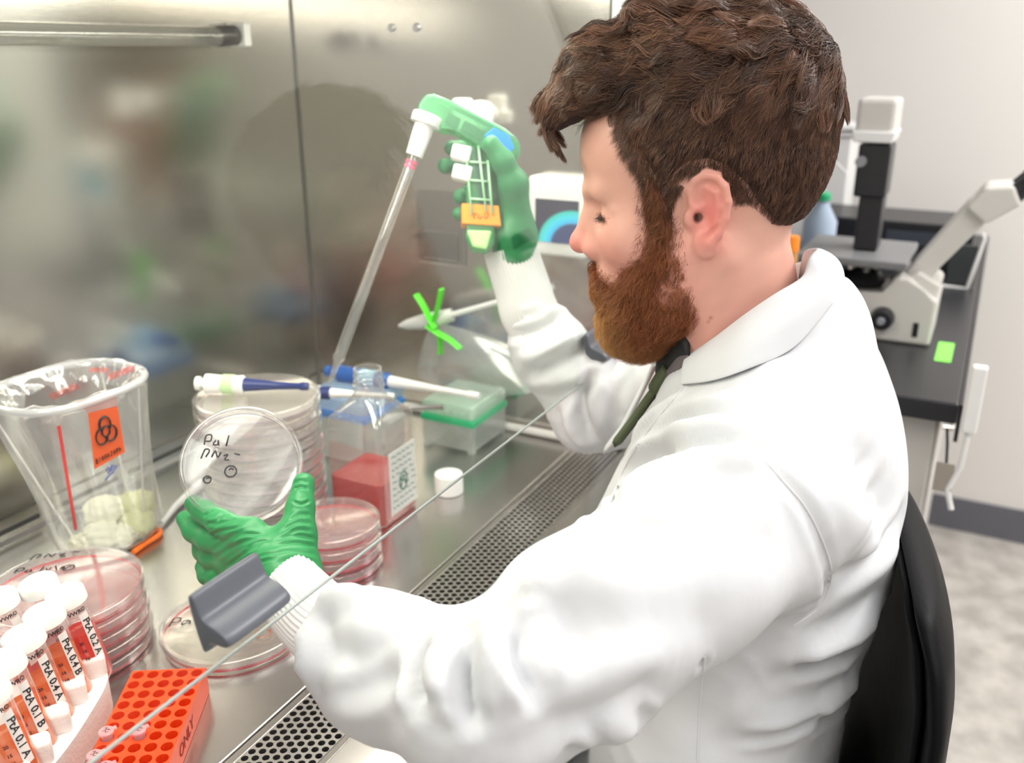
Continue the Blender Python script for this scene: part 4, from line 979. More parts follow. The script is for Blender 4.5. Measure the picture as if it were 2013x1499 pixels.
def s_hair(L):
    d = s_cran(L)-thick(L)
    fr = s_chain(L, [mm(70, 10, 132), mm(104, 14, 117), mm(128, 16, 92)], [.020, .021, .013], .02)
    fr = smin(fr, s_chain(L, [mm(60, -25, 132), mm(100, -22, 116), mm(122, -18, 92)], [.020, .020, .012], .02), .02)
    fr = smin(fr, s_chain(L, [mm(70, 40, 112), mm(102, 36, 98), mm(122, 30, 76)], [.019, .016, .010], .02), .015)
    fr = smin(fr, s_chain(L, [mm(118, 22, 92), mm(136, 24, 76), mm(140, 24, 62)], [.014, .011, .006], .02), .01)
    fr = fr+.0022*np.sin(L@np.array([170., 230., 60.], np.float32))
    return smin(d, fr, .012)
gl = np.array(HM)
hairb = mat('hair_base', (.022, .010, .007), .8)
hcap_f = lambda P: s_hair(to_l(P))
v_, f_ = surfnet(lambda P: hcap_f(P)+.0018, HO-V(.17, .17, .06), HO+V(.17, .19, .20), .0026)
haircap = link('hair', fastmesh('hair', v_, f_), hairb, man, label='short brown hair, longer and swept forward on top')
def grad(f, P, e=.0012):
    g = np.stack([f(P+np.array(o, np.float32)*e)-f(P-np.array(o, np.float32)*e) for o in ((1, 0, 0), (0, 1, 0), (0, 0, 1))], 1); return g/np.maximum(np.linalg.norm(g, axis=1), 1e-9)[:, None]
def strands(name, roots, f, flow, length, lift, mat_, parent, rad=.00016, seg=8, wave=None, curl=0.0, colf=None, seed=5, sidevar=.25, pull=.6, tipth=.35, nclump=0, cl=.7):
    """mesh of fine tapering tubes that run over the implicit surface f (local head space)"""
    g = np.random.default_rng(seed); P = roots.astype(np.float32).copy(); n = len(P); pts = [P.copy()]; jit = g.normal(0, sidevar, (n, 3)).astype(np.float32)
    L_ = length(P)*g.uniform(.65, 1.15, n); lf = lift(P); ph = g.uniform(0, 6.28, n) if wave is None else wave(P)+g.normal(0, .35, n)
    for i in range(seg):
        N = grad(f, P); D = flow(P)+jit; D -= N*(D*N).sum(1)[:, None]; D /= np.maximum(np.linalg.norm(D, axis=1), 1e-6)[:, None]
        B = np.cross(N, D); t = (i+1)/seg
        D = D+B*(curl*np.sin(ph+t*7.5))[:, None]; D /= np.linalg.norm(D, axis=1)[:, None]
        P = P+D*(L_/seg)[:, None]; d = f(P); P = P-N*((d-lf*(.15+.85*t**.8))*pull)[:, None]; pts.append(P.copy())
    pts = np.stack(pts, 1); m = seg+1; gid = np.zeros(n, int)
    if nclump:
        G = g.choice(n, nclump, replace=False); GR = pts[G, 0]
        for c in np.array_split(np.arange(n), max(1, n*nclump//4000000)): gid[c] = ((pts[c, 0][:, None]-GR[None])**2).sum(2).argmin(1)
        gp = pts[G][gid]; t_ = np.linspace(0, 1, m)[None, :, None]; tgt = gp+(pts[:, :1]-gp[:, :1])*(1-.8*t_); k_ = cl*t_**.7; pts = pts*(1-k_)+tgt*k_
    cg = g.uniform(0, 1, max(nclump, 1))[gid]
    W = pts.reshape(-1, 3); W = to_w(W).reshape(n, m, 3)
    T = np.gradient(W, axis=1); T /= np.maximum(np.linalg.norm(T, axis=2), 1e-9)[..., None]
    ref = g.normal(size=(n, 1, 3)); X = np.cross(T, ref); X /= np.linalg.norm(X, axis=2)[..., None]; Y = np.cross(T, X)
    tt_ = np.linspace(0, 1, m); rr = rad*(1-tt_*(1-tipth)); rr[-1] *= .4; rv = (g.uniform(.7, 1.3, n)[:, None]*rr[None])[..., None]
    ring_ = [W+rv*(math.cos(a)*X+math.sin(a)*Y) for a in (0, 2.094, 4.189)]
    VV = np.stack(ring_, 2).reshape(-1, 3); base_ = (np.arange(n)[:, None]*m+np.arange(seg)[None])*3; q = []
    for k in range(3): j = (k+1) % 3; q.append(np.stack([base_+k, base_+j, base_+3+j, base_+3+k], -1).reshape(-1, 4))
    me = fastmesh(name, VV, np.concatenate(q))
    if colf is not None: kc = {0: (1, 0), 260: (.4, 1.25), 2600: (.75, .5)}.get(nclump, (.55, .9)); c = colf(roots, pts, g)*(kc[0]+kc[1]*cg)[:, None, None]; setcol(me, np.repeat(c.reshape(-1, 3), 3, axis=0))
    return link(name, me, mat_, parent)
def sample(v, F, n, seed, mask=None):
    g = np.random.default_rng(seed); a = np.linalg.norm(np.cross(v[F[:, 2]]-v[F[:, 0]], v[F[:, 3]]-v[F[:, 1]]), axis=1)
    c = v[F].mean(1)
    if mask is not None: a = a*mask(to_l(c.astype(np.float32)))
    i = g.choice(len(F), n, p=a/a.sum()); u = g.uniform(0, 1, (n, 2)); q = v[F[i]]
    p = (q[:, 0]*(1-u[:, :1])+q[:, 1]*u[:, :1])*(1-u[:, 1:])+(q[:, 3]*(1-u[:, :1])+q[:, 2]*u[:, :1])*u[:, 1:]; return to_l(p.astype(np.float32))
hairm = mat('hair_strands', (.1, .05, .03), .27, 0, .65); attrcol(hairm)
WH = np.array(mm(-72, 10, 150), np.float32)
def hflow(P):
    D = P-WH; D[:, 0] += .02; D /= np.linalg.norm(D, axis=1)[:, None]; side = np.clip((.105-P[:, 2])/.05, 0, 1)[:, None]
    D = D*(1-.55*side)+np.array([.05, 0, -1.])*.55*side; D[:, 0] += .75*np.clip((P[:, 2]-.10)/.03, 0, 1); return D.astype(np.float32)
def hlen(P): return .014+.032*np.clip((P[:, 2]-.06)/.06, 0, 1)+.012*np.clip((P[:, 0]-.04)/.05, 0, 1)*np.clip((P[:, 2]-.06)/.03, 0, 1)
def hwave(P): return 5*np.sin(P@np.array([55., 70., 60.]))+3*np.sin(P@np.array([-80., 40., 90.]))
def clumpn(P): return np.sin(P@np.array([310., 420., 380.])+2*np.sin(P@np.array([150., -120., 90.])))
def hcol(R0, pts, g):
    n = len(R0); k = g.uniform(0, 1, n); top = np.clip((R0[:, 2]-.09)/.05, 0, 1); front = np.clip((R0[:, 0]-.06)/.06, 0, 1)*top
    a, b, c = np.array([.052, .021, .013]), np.array([.205, .098, .055]), np.array([.48, .28, .165])
    w1 = np.clip(k*.75+.22*clumpn(R0)+.18*top, 0, 1)[:, None]; col = a*(1-w1)+b*w1; w2 = (np.clip((k-.78)*3, 0, 1)*(.4+.5*top))[:, None]+.25*front[:, None]; w2 = np.clip(w2, 0, 1); col = col*(1-w2)+c*w2
    t = np.linspace(0, 1, pts.shape[1])[None, :, None]; return col[:, None, :]*(.85+.4*t)
inh = lambda L: np.clip((poly_sd(L[:, 0], L[:, 2], HPOLY)+.002)/.006, 0, 1)*(1.0+1.2*(L[:, 1] > -.02))
R0_ = sample(hv, hf, 13000, 30, lambda L: (np.abs(poly_sd(L[:, 0], L[:, 2], HPOLY)-.003) < .0055)*(np.abs(L[:, 1]) > .03)*(L[:, 2] < .09)*(L[:, 2] > -.05)*(np.abs(L[:, 1]) < .0685+.004*(L[:, 2] > .03)))
R1 = sample(v_, f_, 21000, 3, lambda L: inh(L)*(L[:, 2] < .115)); R2 = sample(v_, f_, 15000, 4, lambda L: inh(L)*(L[:, 2] > .085))
strands('hair_side', R1, s_hair, hflow, hlen, lambda P: .0010+.0012*np.abs(clumpn(P)), hairm, haircap, .00019, 6, hwave, .22, hcol, 5, .20, nclump=1500, cl=.55)
strands('hair_top', R2, s_hair, hflow, lambda P: hlen(P)*1.05, lambda P: .0012+.0085*np.clip(clumpn(P*.35), 0, 1), hairm, haircap, .00022, 10, lambda P: hwave(P*1.3), .85, hcol, 6, .10, nclump=260, cl=.88)
strands('hairline', R0_, s_face, hflow, lambda P: .0095+0*P[:, 0], lambda P: .0016+0*P[:, 0], hairm, haircap, .00011, 5, hwave, .18, hcol, 25, .3)
# fringe locks that curl down over the forehead
def lock(rng_, c0, c1, c2, c3, n, spread):
    t = np.linspace(0, 1, 12)[None, :, None]; cs = [np.array(mm(*c))[None, None] for c in (c0, c1, c2, c3)]
    o = rng_.normal(0, spread, (n, 1, 3)); o2 = rng_.normal(0, spread*.55, (n, 1, 3)); ph = rng_.uniform(0, .9, (n, 1, 1))
    b = (1-t)**3*cs[0]+3*(1-t)**2*t*cs[1]+3*(1-t)*t*t*cs[2]+t**3*cs[3]; b = b+o*(1-t)+o2*t+.0012*np.sin(9*t+ph*7)*np.array([1, .3, .6])[None, None]+.0042*t*np.sin(8.5*t+rng_.uniform(0, 6.28))*np.array([.5, .9, .8])[None, None]; return b
g_ = np.random.default_rng(9); LK = []
for i in range(44):
    y = g_.uniform(-34, 46); h_ = g_.uniform(0, 1); x0 = g_.uniform(50, 92); zt = 140-.35*(x0-50)-.012*y*y*.6
    xe, ze = 128+h_*24+g_.normal(0, 3), 106-48*h_**.8+g_.normal(0, 7)
    if y > 28: xe -= 14
    LK.append(lock(g_, (x0, y*.8, zt), (x0+32, y*.95, zt+10+g_.normal(0, 5)), (xe-4, y+g_.normal(0, 5), ze+30), (xe+g_.normal(0, 5), y+g_.normal(0, 6), ze), 150, .0026))
for i in range(12):
    LK.append(lock(g_, (112+g_.normal(0, 5), 20+g_.normal(0, 8), 104), (142, 22+g_.normal(0, 8), 100), (158+g_.normal(0, 3), 22+g_.normal(0, 7), 76), (134+g_.normal(0, 5), 20+g_.normal(0, 7), 44+g_.normal(0, 5)), 120, .0020))
LKP = np.concatenate(LK)
def tubes_from(name, pts, rad, cols, m_, parent, seed=1):
    n, m, _ = pts.shape; g = np.random.default_rng(seed); W = to_w(pts.reshape(-1, 3)).reshape(n, m, 3); T = np.gradient(W, axis=1); T /= np.maximum(np.linalg.norm(T, axis=2), 1e-9)[..., None]
    X = np.cross(T, g.normal(size=(n, 1, 3))); X /= np.linalg.norm(X, axis=2)[..., None]; Y = np.cross(T, X); rr = rad*np.sqrt(np.clip(1-np.linspace(0, 1, m)**2*.9, .02, 1))[None, :, None]*g.uniform(.7, 1.3, (n, 1, 1))
    VV = np.stack([W+rr*(math.cos(a)*X+math.sin(a)*Y) for a in (0, 2.094, 4.189)], 2).reshape(-1, 3); b_ = (np.arange(n)[:, None]*m+np.arange(m-1)[None])*3
    q = np.concatenate([np.stack([b_+k, b_+(k+1) % 3, b_+3+(k+1) % 3, b_+3+k], -1).reshape(-1, 4) for k in range(3)]); me = fastmesh(name, VV, q)
    setcol(me, np.repeat(np.repeat(cols[:, None], m, 1).reshape(-1, 3), 3, 0)); return link(name, me, m_, parent)
kk = g_.uniform(0, 1, len(LKP))[:, None]; ck = np.repeat(g_.uniform(0, 1, len(LK)), [len(x) for x in LK])[:, None]
tubes_from('fringe', LKP, .00024, np.array([.075, .036, .024])*(1-kk*.75)+np.array([.28, .15, .09])*kk*.75+ck*np.array([.06, .032, .02]), hairm, haircap)

# ---- beard
def s_beard(L):
    A = L.copy(); A[:, 1] = np.abs(A[:, 1])
    d = s_ell(L, mm(49, 0, -104), mm(39, 50, 40))
    d = smin(d, s_ell(L, mm(54, 0, -118), mm(33, 40, 30)), .02)
    d = smin(d, s_cap(A, mm(22, 46, -58), mm(20, 42, -92), .021, .024), .025)
    d = smin(d, s_chain(A, [mm(50, 65, 26), mm(46, 62.5, 2), mm(38, 59, -22), mm(30, 54, -46)], [.0055, .0075, .011, .017], .01), .012)
    d = smin(d, s_cap(A, mm(44, 53, -38), mm(58, 44, -76), .011, .018), .015)
    d = smin(d, s_ell(L, mm(60, 0, -128), mm(32, 34, 24)), .015)
    d = smin(d, s_cap(A, mm(102, 4, -66), mm(90, 25, -82), .0062, .0085), .008)
    d = smin(d, s_cap(A, mm(86, 26, -88), mm(74, 34, -104), .009, .014), .02)
    return d
bv_, bf_ = surfnet(lambda P: s_beard(to_l(P))+.0035, HO-V(.13, .13, .18), HO+V(.13, .15, .03), .0025)
beardb = mat('beard_base', (.13, .042, .014), .8)
beard = link('beard', fastmesh('beard', bv_, bf_), beardb, man, label='full reddish-brown beard, golden at the tip')
def bcol(R0, pts, g):
    n, m = len(R0), pts.shape[1]; k = g.uniform(0, 1, (n, 1)); p = pts
    gold = np.clip((p[..., 0]-.058)/.04, 0, 1)*np.clip((-p[..., 2]-.070)/.05, 0, 1)*.9+.35*np.clip((-p[..., 2]-.125)/.03, 0, 1); gold = np.clip(gold+.25*(k-.5), 0, 1)[..., None]
    up = np.clip((p[..., 2]+.045)/.04, 0, 1)[..., None]
    a = np.array([.17, .044, .016])*(1-k[..., None]*.7)+np.array([.50, .165, .055])*k[..., None]*.7; c = np.array([.66, .36, .13]); c = a*(1-gold)+c*gold
    c = c*(1-up*.6)+np.array([.13, .055, .028])*up*.6
    w = (k > .90)[..., None]; return np.where(w, c*1.5+.03, c)
bflow = lambda P: (np.array([.30, 0, -1.], np.float32)+np.stack([.9*np.clip((P[:, 2]+.115)/-.03, 0, 1)*0+.2*(P[:, 0] > .07), P[:, 1]*2.0, 0*P[:, 0]], 1)).astype(np.float32)
beardm = mat('beard_strands', (.3, .12, .05), .42, 0, .4); attrcol(beardm)
RB = sample(bv_, bf_, 32000, 8, lambda L: 1.0+1.8*(L[:, 1] > -.01))
RC_ = sample(hv, hf, 3600, 31, lambda L: (np.abs(s_beard(L)-.001) < .0055)*(L[:, 0] > .0)*(np.abs(L[:, 1]) < .075)*(L[:, 2] < .02))
strands('cheek_hairs', RC_, s_face, bflow, lambda P: .007+0*P[:, 0], lambda P: .0016+0*P[:, 0], beardm, beard, .00010, 5, None, .3, bcol, 14, .4, .5)
strands('beard_hairs', RB, s_beard, bflow, lambda P: .013+.013*np.clip((-P[:, 2]-.05)/.08, 0, 1), lambda P: .0020+.0060*np.clip((-P[:, 2]-.04)/.08, 0, 1)*(1+clumpn(P))*.6, beardm, beard, .00012, 8, None, .6, bcol, 12, .40, .4, nclump=2600, cl=.5)
# eyebrow and lashes
def tuft(name, pts, dirs, n, ln, rad, c, seed):
    g = np.random.default_rng(seed); P = np.array([mm(*p) for p in pts]); u = g.uniform(0, len(P)-1.001, n); i = u.astype(int); f = (u-i)[:, None]; r0 = P[i]*(1-f)+P[i+1]*f+g.normal(0, .0009, (n, 3)); d = np.array(dirs)/np.linalg.norm(dirs)+g.normal(0, .18, (n, 3))
    t = np.linspace(0, 1, 5)[None, :, None]; return tubes_from(name, r0[:, None]+d[:, None]*t*ln*g.uniform(.6, 1.1, (n, 1, 1)), rad, np.repeat(np.array(c)[None], n, 0)*g.uniform(.6, 1.3, (n, 1)), hairm, man, seed)
for s in (1, -1):
    tuft('eyebrow', [(112, 12*s, 7), (106, 24*s, 10), (98, 36*s, 11), (88, 45*s, 8)], (-.6, .6*s, .1), 420, .008, .00011, (.16, .075, .045), 3)
    tuft('eyelashes', [(94, 25*s, -15), (93, 32*s, -16), (87, 41*s, -15), (80, 46*s, -13)], (.8, .3*s, -.35), 190, .0070, .00014, (.06, .03, .02), 4)
    tuft('eyelashes', [(96, 23*s, -13), (95, 32*s, -14), (89, 41*s, -13), (80, 48*s, -11)], (.3, .3*s, -.5), 160, .003, .00016, (.16, .06, .045), 5)

# ---- lab coat
coatm = mat('white_coat_cloth', (.69, .705, .735), .75, 0, .25); bump(coatm, (1, 1, 1), 900, .15, .0003); bump(coatm, (1, 1, 1), 38, .25, .004, 2)
SL = [V(.665, .130, .215), atd(1330, 1120, .675), atd(1160, 1240, .635), atd(955, 1378, .603), atd(760, 1308, .650), atd(700, 1262, .672)]
RL = [.072, .065, .063, .053, .046, .038]
SR = [V(.985, .160, .225), V(1.00, .27, .185), atd(1165, 800, 1.13), atd(1090, 700, 1.12), atd(1060, 650, 1.115)]
RR = [.070, .062, .050, .042, .038]
def s_coat(P):
    d = s_ell(P, (.83, .155, .13), (.168, .130, .20))
    d = smin(d, s_ell(P, (.815, .172, -.16), (.205, .126, .25)), .08)
    d = smin(d, s_ell(P, (.83, .130, .20), (.160, .078, .13)), .05)
    d = smin(d, s_ell(P, (.81, .205, .07), (.135, .112, .15)), .04)
    d = smin(d, s_cap(P, (.680, .130, .225), (.985, .150, .235), .066), .04)
    d = smin(d, s_cap(P, (.80, .145, .300), (.69, .130, .245), .050, .058), .04)
    d = smin(d, s_cap(P, (.86, .145, .300), (.97, .145, .250), .050, .058), .04)
    d = smin(d, s_cap(P, (.828, .165, .26), (.830, .150, .325), .085, .072), .03)
    d = smin(d, s_chain(P, SL, RL, .03), .035)
    d = smin(d, s_chain(P, SR, RR, .03), .035)
    d = smin(d, s_cap(P, (.76, .20, -.26), (.72, .46, -.30), .105, .09), .06)
    d = smin(d, s_cap(P, (.90, .20, -.26), (.94, .46, -.30), .105, .09), .06)
    # open neck
    d = smax(d, -s_cap(P, (.825, .235, .40), (.822, .262, .235), .050, .026), .012)
    d = smax(d, -s_cap(P, (.830, .170, .46), (.829, .190, .31), .078, .064), .010)
    return d
cv, cf = surfnet(s_coat, V(.28, -.06, -.44), V(1.14, .60, .44), .0042)
cv = relax(cv, cf, 2, .5)
CB = BVHTree.FromPolygons([Vector(p) for p in cv], [tuple(int(i) for i in q) for q in cf])
FOLDS = []   # (pixel polyline in the photo, width m, height m)
def fold(pts, w_, h_): FOLDS.append((pts, w_, h_))
# left sleeve, elbow and forearm
fold([(975, 1205), (962, 1260), (985, 1330), (1020, 1400)], .013, .011); fold([(1062, 1150), (1050, 1215), (1075, 1290), (1110, 1345)], .012, .008)
fold([(935, 1240), (915, 1300), (915, 1370), (930, 1425)], .0065, -.010); fold([(893, 1262), (868, 1310), (875, 1380)], .009, .008)
fold([(830, 1255), (815, 1320), (828, 1390)], .0065, -.009); fold([(1010, 1235), (1010, 1300), (1050, 1370)], .006, -.008)
fold([(559, 1237), (610, 1205), (674, 1180), (770, 1178)], .010, .009); fold([(545, 1262), (600, 1240), (612, 1290), (606, 1340)], .011, .010)
fold([(612, 1368), (709, 1361), (799, 1312)], .009, -.005); fold([(640, 1250), (700, 1290), (780, 1290)], .016, -.005); fold([(650, 1180), (720, 1225), (760, 1260)], .016, .006)
fold([(1000, 1200), (1040, 1165), (1090, 1130)], .010, .006); fold([(1085, 1120), (1180, 1150), (1290, 1150), (1400, 1110)], .020, .007)
fold([(1085, 1200), (1200, 1215), (1330, 1190)], .022, -.006); fold([(1120, 1290), (1230, 1290), (1380, 1230)], .024, .006); fold([(1060, 1440), (1180, 1390), (1330, 1310)], .012, -.004)
# shoulder and chest
fold([(1216, 970), (1300, 925), (1390, 903), (1490, 905)], .012, .008); fold([(1237, 895), (1335, 850), (1460, 820)], .012, .008); fold([(1225, 930), (1310, 885), (1420, 865)], .008, -.007)
fold([(1260, 845), (1350, 800), (1450, 780)], .012, .006); fold([(1215, 1010), (1330, 960), (1480, 940)], .010, -.006); fold([(1270, 860), (1340, 825), (1440, 800)], .007, -.005)
fold([(1480, 720), (1560, 735), (1640, 720)], .02, .004); fold([(1350, 1000), (1450, 985), (1540, 1000)], .02, .005)
fold([(1190, 960), (1215, 905), (1290, 815), (1340, 770)], .006, .006); fold([(1205, 990), (1240, 900), (1320, 815)], .006, -.006)
# back, side, waist
fold([(1640, 1140), (1700, 1110), (1750, 1060), (1775, 1010)], .012, -.007); fold([(1560, 1290), (1668, 1245), (1745, 1180)], .014, .009); fold([(1540, 1320), (1640, 1290), (1715, 1240)], .010, -.008)
fold([(1600, 1400), (1650, 1360), (1690, 1320)], .012, .008); fold([(1640, 1000), (1690, 1040), (1700, 1100)], .02, .005); fold([(1600, 880), (1680, 900), (1740, 960)], .02, -.004)
fold([(1385, 1300), (1376, 1380), (1372, 1499)], .004, -.004); fold([(1180, 1400), (1230, 1440), (1330, 1450)], .016, .008); fold([(1420, 1380), (1500, 1420), (1600, 1430)], .020, .007); fold([(1160, 1470), (1250, 1480), (1340, 1499)], .012, -.006)
fold([(1440, 1290), (1520, 1330), (1600, 1330)], .016, -.006)
fold([(1165, 1010), (1200, 960), (1260, 930)], .006, -.005); fold([(1160, 1060), (1210, 1020), (1290, 1000)], .008, .005); fold([(1390, 860), (1470, 870), (1530, 900)], .007, -.003)
fold([(1100, 1110), (1150, 1085), (1220, 1090)], .006, -.004); fold([(965, 1240), (1010, 1190), (1060, 1170)], .005, -.005); fold([(870, 1240), (900, 1225), (950, 1215)], .006, .004)
fold([(1690, 760), (1640, 850), (1630, 940)], .010, -.003); fold([(1735, 900), (1690, 1000), (1660, 1100)], .010, .0035); fold([(1450, 1450), (1530, 1440), (1620, 1400)], .007, -.005)
fold([(1400, 1300), (1440, 1360), (1520, 1400)], .007, -.004); fold([(1250, 1400), (1290, 1420), (1360, 1400)], .006, -.004); fold([(1130, 1445), (1170, 1470), (1230, 1470)], .006, .004)
# armhole seam
SEAM = [(1470, 845), (1500, 900), (1540, 945), (1585, 999), (1620, 1070), (1634, 1130), (1613, 1190), (1560, 1230)]
fold(SEAM, .006, -.003)
# right sleeve
fold([(985, 622), (1050, 606), (1115, 575), (1135, 590)], .008, .010); fold([(1000, 660), (1060, 645), (1125, 608)], .007, -.009); fold([(1005, 700), (1070, 690), (1150, 640)], .010, .009)
fold([(1030, 745), (1090, 710), (1160, 672)], .007, -.008); fold([(1055, 790), (1065, 840), (1110, 870)], .008, -.007); fold([(1060, 760), (1130, 740), (1200, 705)], .010, .007)
fold([(1110, 790), (1125, 850), (1160, 880)], .008, .008); fold([(1190, 720), (1170, 790), (1190, 860)], .009, .008); fold([(1160, 740), (1145, 800), (1165, 860)], .007, -.007); fold([(1235, 720), (1215, 790), (1225, 840)], .008, -.007)
def fold_disp(v, F):
    N = vnormals(v, F); D = np.zeros(len(v))
    for pts, w_, h_ in FOLDS:
        q = spline([V(a, b, 0) for a, b in pts], 4); P3 = []
        for p in q:
            h = cast(CB, p[0], p[1])
            if h is not None and (not P3 or np.linalg.norm(np.array(h)-P3[-1]) < .09): P3.append(np.array(h))
        if len(P3) < 2: continue
        P3 = np.array(P3); lo, hi = P3.min(0)-3*w_, P3.max(0)+3*w_; m = np.all((v > lo) & (v < hi), 1); vi = v[m]; dd = np.full(len(vi), 9.); tt = np.zeros(len(vi)); n = len(P3)-1
        for i in range(n):
            ab = P3[i+1]-P3[i]; t = np.clip(((vi-P3[i])@ab)/(ab@ab+1e-12), 0, 1); d = np.linalg.norm(vi-P3[i]-t[:, None]*ab, axis=1); k = d < dd; dd[k] = d[k]; tt[k] = (i+t[k])/n
        taper = np.clip(np.minimum(tt, 1-tt)*4+.25, 0, 1); x = dd/w_
        D[m] += h_*taper*(np.exp(-x*x)-.45*np.exp(-((x-1.7)/.8)**2))
    D += .0016*np.sin(v@np.array([31., 24., 18.])+np.sin(v@np.array([12., -20., 25.]))*2)
    def crease(c, rad, dr, fr, amp, sd):
        g = np.random.default_rng(sd); m = np.exp(-(np.linalg.norm(v-c, axis=1)/rad)**2); k = m > .02; q = v[k]-c; dr = dr/np.linalg.norm(dr); o = g.normal(size=(3, 3))
        u = q@dr*fr+1.3*np.sin(q@o[0]*22+1)+.8*np.sin(q@o[1]*40)+.5*np.sin(q@o[2]*75); D[k] += amp*m[k]*(1-2.2*np.abs(np.sin(u))**.6+.9)
    for c_, rad, dr, fr, amp, sd in ((SL[3], .060, CR*.9-CU*.5, 95, .0016, 1), (SL[4], .055, CR*.95+CU*.3, 80, .0014, 2), (SL[5], .030, CR-CU*.6, 150, .0016, 3), (SR[2], .060, CR*.6+CU*.8, 100, .0017, 4), (SR[4], .040, CU-CR*.3, 130, .0020, 5),
        (V(.70, .12, .12), .075, CU+CR*.7, 60, .0016, 6), (V(.80, .04, .02), .10, CU-CR*.8, 55, .0018, 7), (V(.72, .24, .18), .06, CU-CR*.5, 75, .0016, 8), (V(.62, .20, .02), .09, CU*.8+CR, 48, .0014, 9)): crease(np.asarray(c_), rad, np.asarray(dr), fr, amp, sd)
    return v+N*D[:, None]
cv2 = fold_disp(cv, cf); coat = link('lab_coat', fastmesh('lab_coat', cv2, cf), coatm, man, label='white cotton lab coat')
CB2 = BVHTree.FromPolygons([Vector(p) for p in cv2], [tuple(int(i) for i in q) for q in cf])
def on_coat(pts, off=.001, sub=5):
    out = []
    for p in spline([V(a, b, 0) for a, b in pts], sub):
        h = cast(CB2, p[0], p[1])
        if h is not None: out.append(np.array(h+(Vector(CC)-h).normalized()*off))
    return out
seamm = mat('seam_white', (.72, .72, .74), .8)
for nm, pts in (('armhole_seam', SEAM[1:]), ('side_seam', [(1385, 1290), (1380, 1340), (1374, 1420), (1371, 1497)]), ('placket_seam', [(1345, 760), (1290, 825), (1235, 905), (1200, 985)])):
    q = on_coat(pts, .0002)
    if len(q) > 2: tube(nm, q, .0008, seamm, coat, 6)
q = on_coat([(1179, 936), (1175, 942), (1178, 949)], .001)
if len(q) > 1: tube('snap', q, .0012, mat('snap_metal', (.3, .3, .32), .3, .8), coat, 8)
# collar: folded band round the neck, highest at the back
def collar():
    top = [(1350, 702, .790), (1400, 668, .772), (1460, 622, .760), (1520, 580, .765), (1577, 545, .790)]
    T = [atX(a, b, X) for a, b, X in top]; Bk = V(.833, .130, .403)
    T = T+[V(.812, .131, .400), Bk]
    O = [atX(a, b, X)+V(-.002, 0, .0) for a, b, X in ((1338, 757, .775), (1400, 750, .735), (1470, 727, .715), (1560, 683, .712), (1632, 600, .755))]+[V(.797, .108, .362), V(.833, .102, .366)]
    O = [np.array(cast(CB2, a, b) or Vector(o_))+np.array((Vector(CC)-Vector(o_)).normalized())*.004 for (a, b), o_ in zip(((1338, 757), (1400, 750), (1470, 727), (1560, 683), (1632, 600)), O)]+O[5:]
    mir = lambda p: V(1.666-p[0], p[1]+.012, p[2]-.004)
    T2 = T+[mir(p) for p in T[-2::-1]]; O2 = O+[mir(p) for p in O[-2::-1]]
    T2 = spline(T2, 6); O2 = spline(O2, 6); bm = bmesh.new(); rows = []
    ctr = V(.83, .16, 0)
    for a, b in zip(T2, O2):
        out = (b-a); out[2] = 0; nn = out/ (np.linalg.norm(out)+1e-9); r_ = []
        inner = a-V(0, 0, .028)-nn*.001; r_.append(inner); r_.append(a-V(0, 0, .010)); r_.append(a+V(0, 0, .001)); 
        for t in (.12, .3, .5, .7, .85, 1.0): r_.append(a*(1-t)+b*t+nn*.007*math.sin(math.pi*min(1, t*1.05))+V(0, 0, .008*math.sin(math.pi*t)))
        rows.append([bm.verts.new(p) for p in r_])
    for a, b in zip(rows, rows[1:]):
        for i in range(len(a)-1): bm.faces.new((a[i], a[i+1], b[i+1], b[i]))
    o = link('collar', bm_mesh('collar', bm), coatm, coat, label='turned-down coat collar'); s = o.modifiers.new('t', 'SOLIDIFY'); s.thickness = .0022; s.offset = 1; s = o.modifiers.new('s', 'SUBSURF'); s.levels = 1; s.render_levels = 2; return o
collar()
# shirt collar and tie
dark = mat('dark_shirt', (.012, .013, .015), .7); greyc = mat('grey_shirt_lining', (.14, .12, .13), .7)
tiem = mat('olive_knit_tie', (.075, .095, .045), .8); bump(tiem, (1, 1, 1), 900, .7, .0006)
def strip(name, pts, w_, m_, par, th=.003, side=(1, 0, 0)):
    q = spline([V(*p) for p in pts], 5); n = len(q); ws = w_ if not np.isscalar(w_) else [w_]*len(pts); bm = bmesh.new(); rows = []; sd_ = V(*side)
    for i, p in enumerate(q):
        t = i/(n-1)*(len(ws)-1); k = min(int(t), len(ws)-2); ww = ws[k]+(ws[k+1]-ws[k])*(t-k); T = q[min(i+1, n-1)]-q[max(i-1, 0)]; T /= np.linalg.norm(T); s = sd_-T*(sd_@T); s /= np.linalg.norm(s); u = np.cross(s, T)
        rows.append([bm.verts.new(p+s*a*ww/2+u*b*th) for a, b in ((-1, 0), (-.6, .8), (0, 1), (.6, .8), (1, 0), (0, -.6))])
    for a, b in zip(rows, rows[1:]):
        for i in range(6): j = (i+1) % 6; bm.faces.new((a[i], a[j], b[j], b[i]))
    bm.faces.new(rows[0][::-1]); bm.faces.new(rows[-1]); return link(name, bm_mesh(name, bm), m_, par)
X_ = .800
shirt = strip('shirt_collar', [atX(1352, 672, .775), atX(1330, 685, .785), atX(1305, 712, .80), atX(1296, 735, .81)], [.03, .035, .035, .02], dark, man, .004, (.4, .3, .9))
strip('collar_lining', [atX(1356, 700, .770), atX(1335, 716, .775), atX(1312, 738, .785)], [.016, .018, .010], greyc, shirt, .002, (.3, .2, .95))
tie = strip('tie', [atX(1318, 735, .797), atX(1296, 760, X_), atX(1270, 795, X_), atX(1245, 830, X_), atX(1216, 868, X_)], [.020, .026, .024, .026, .028], tiem, man, .006, (1, .1, 0))
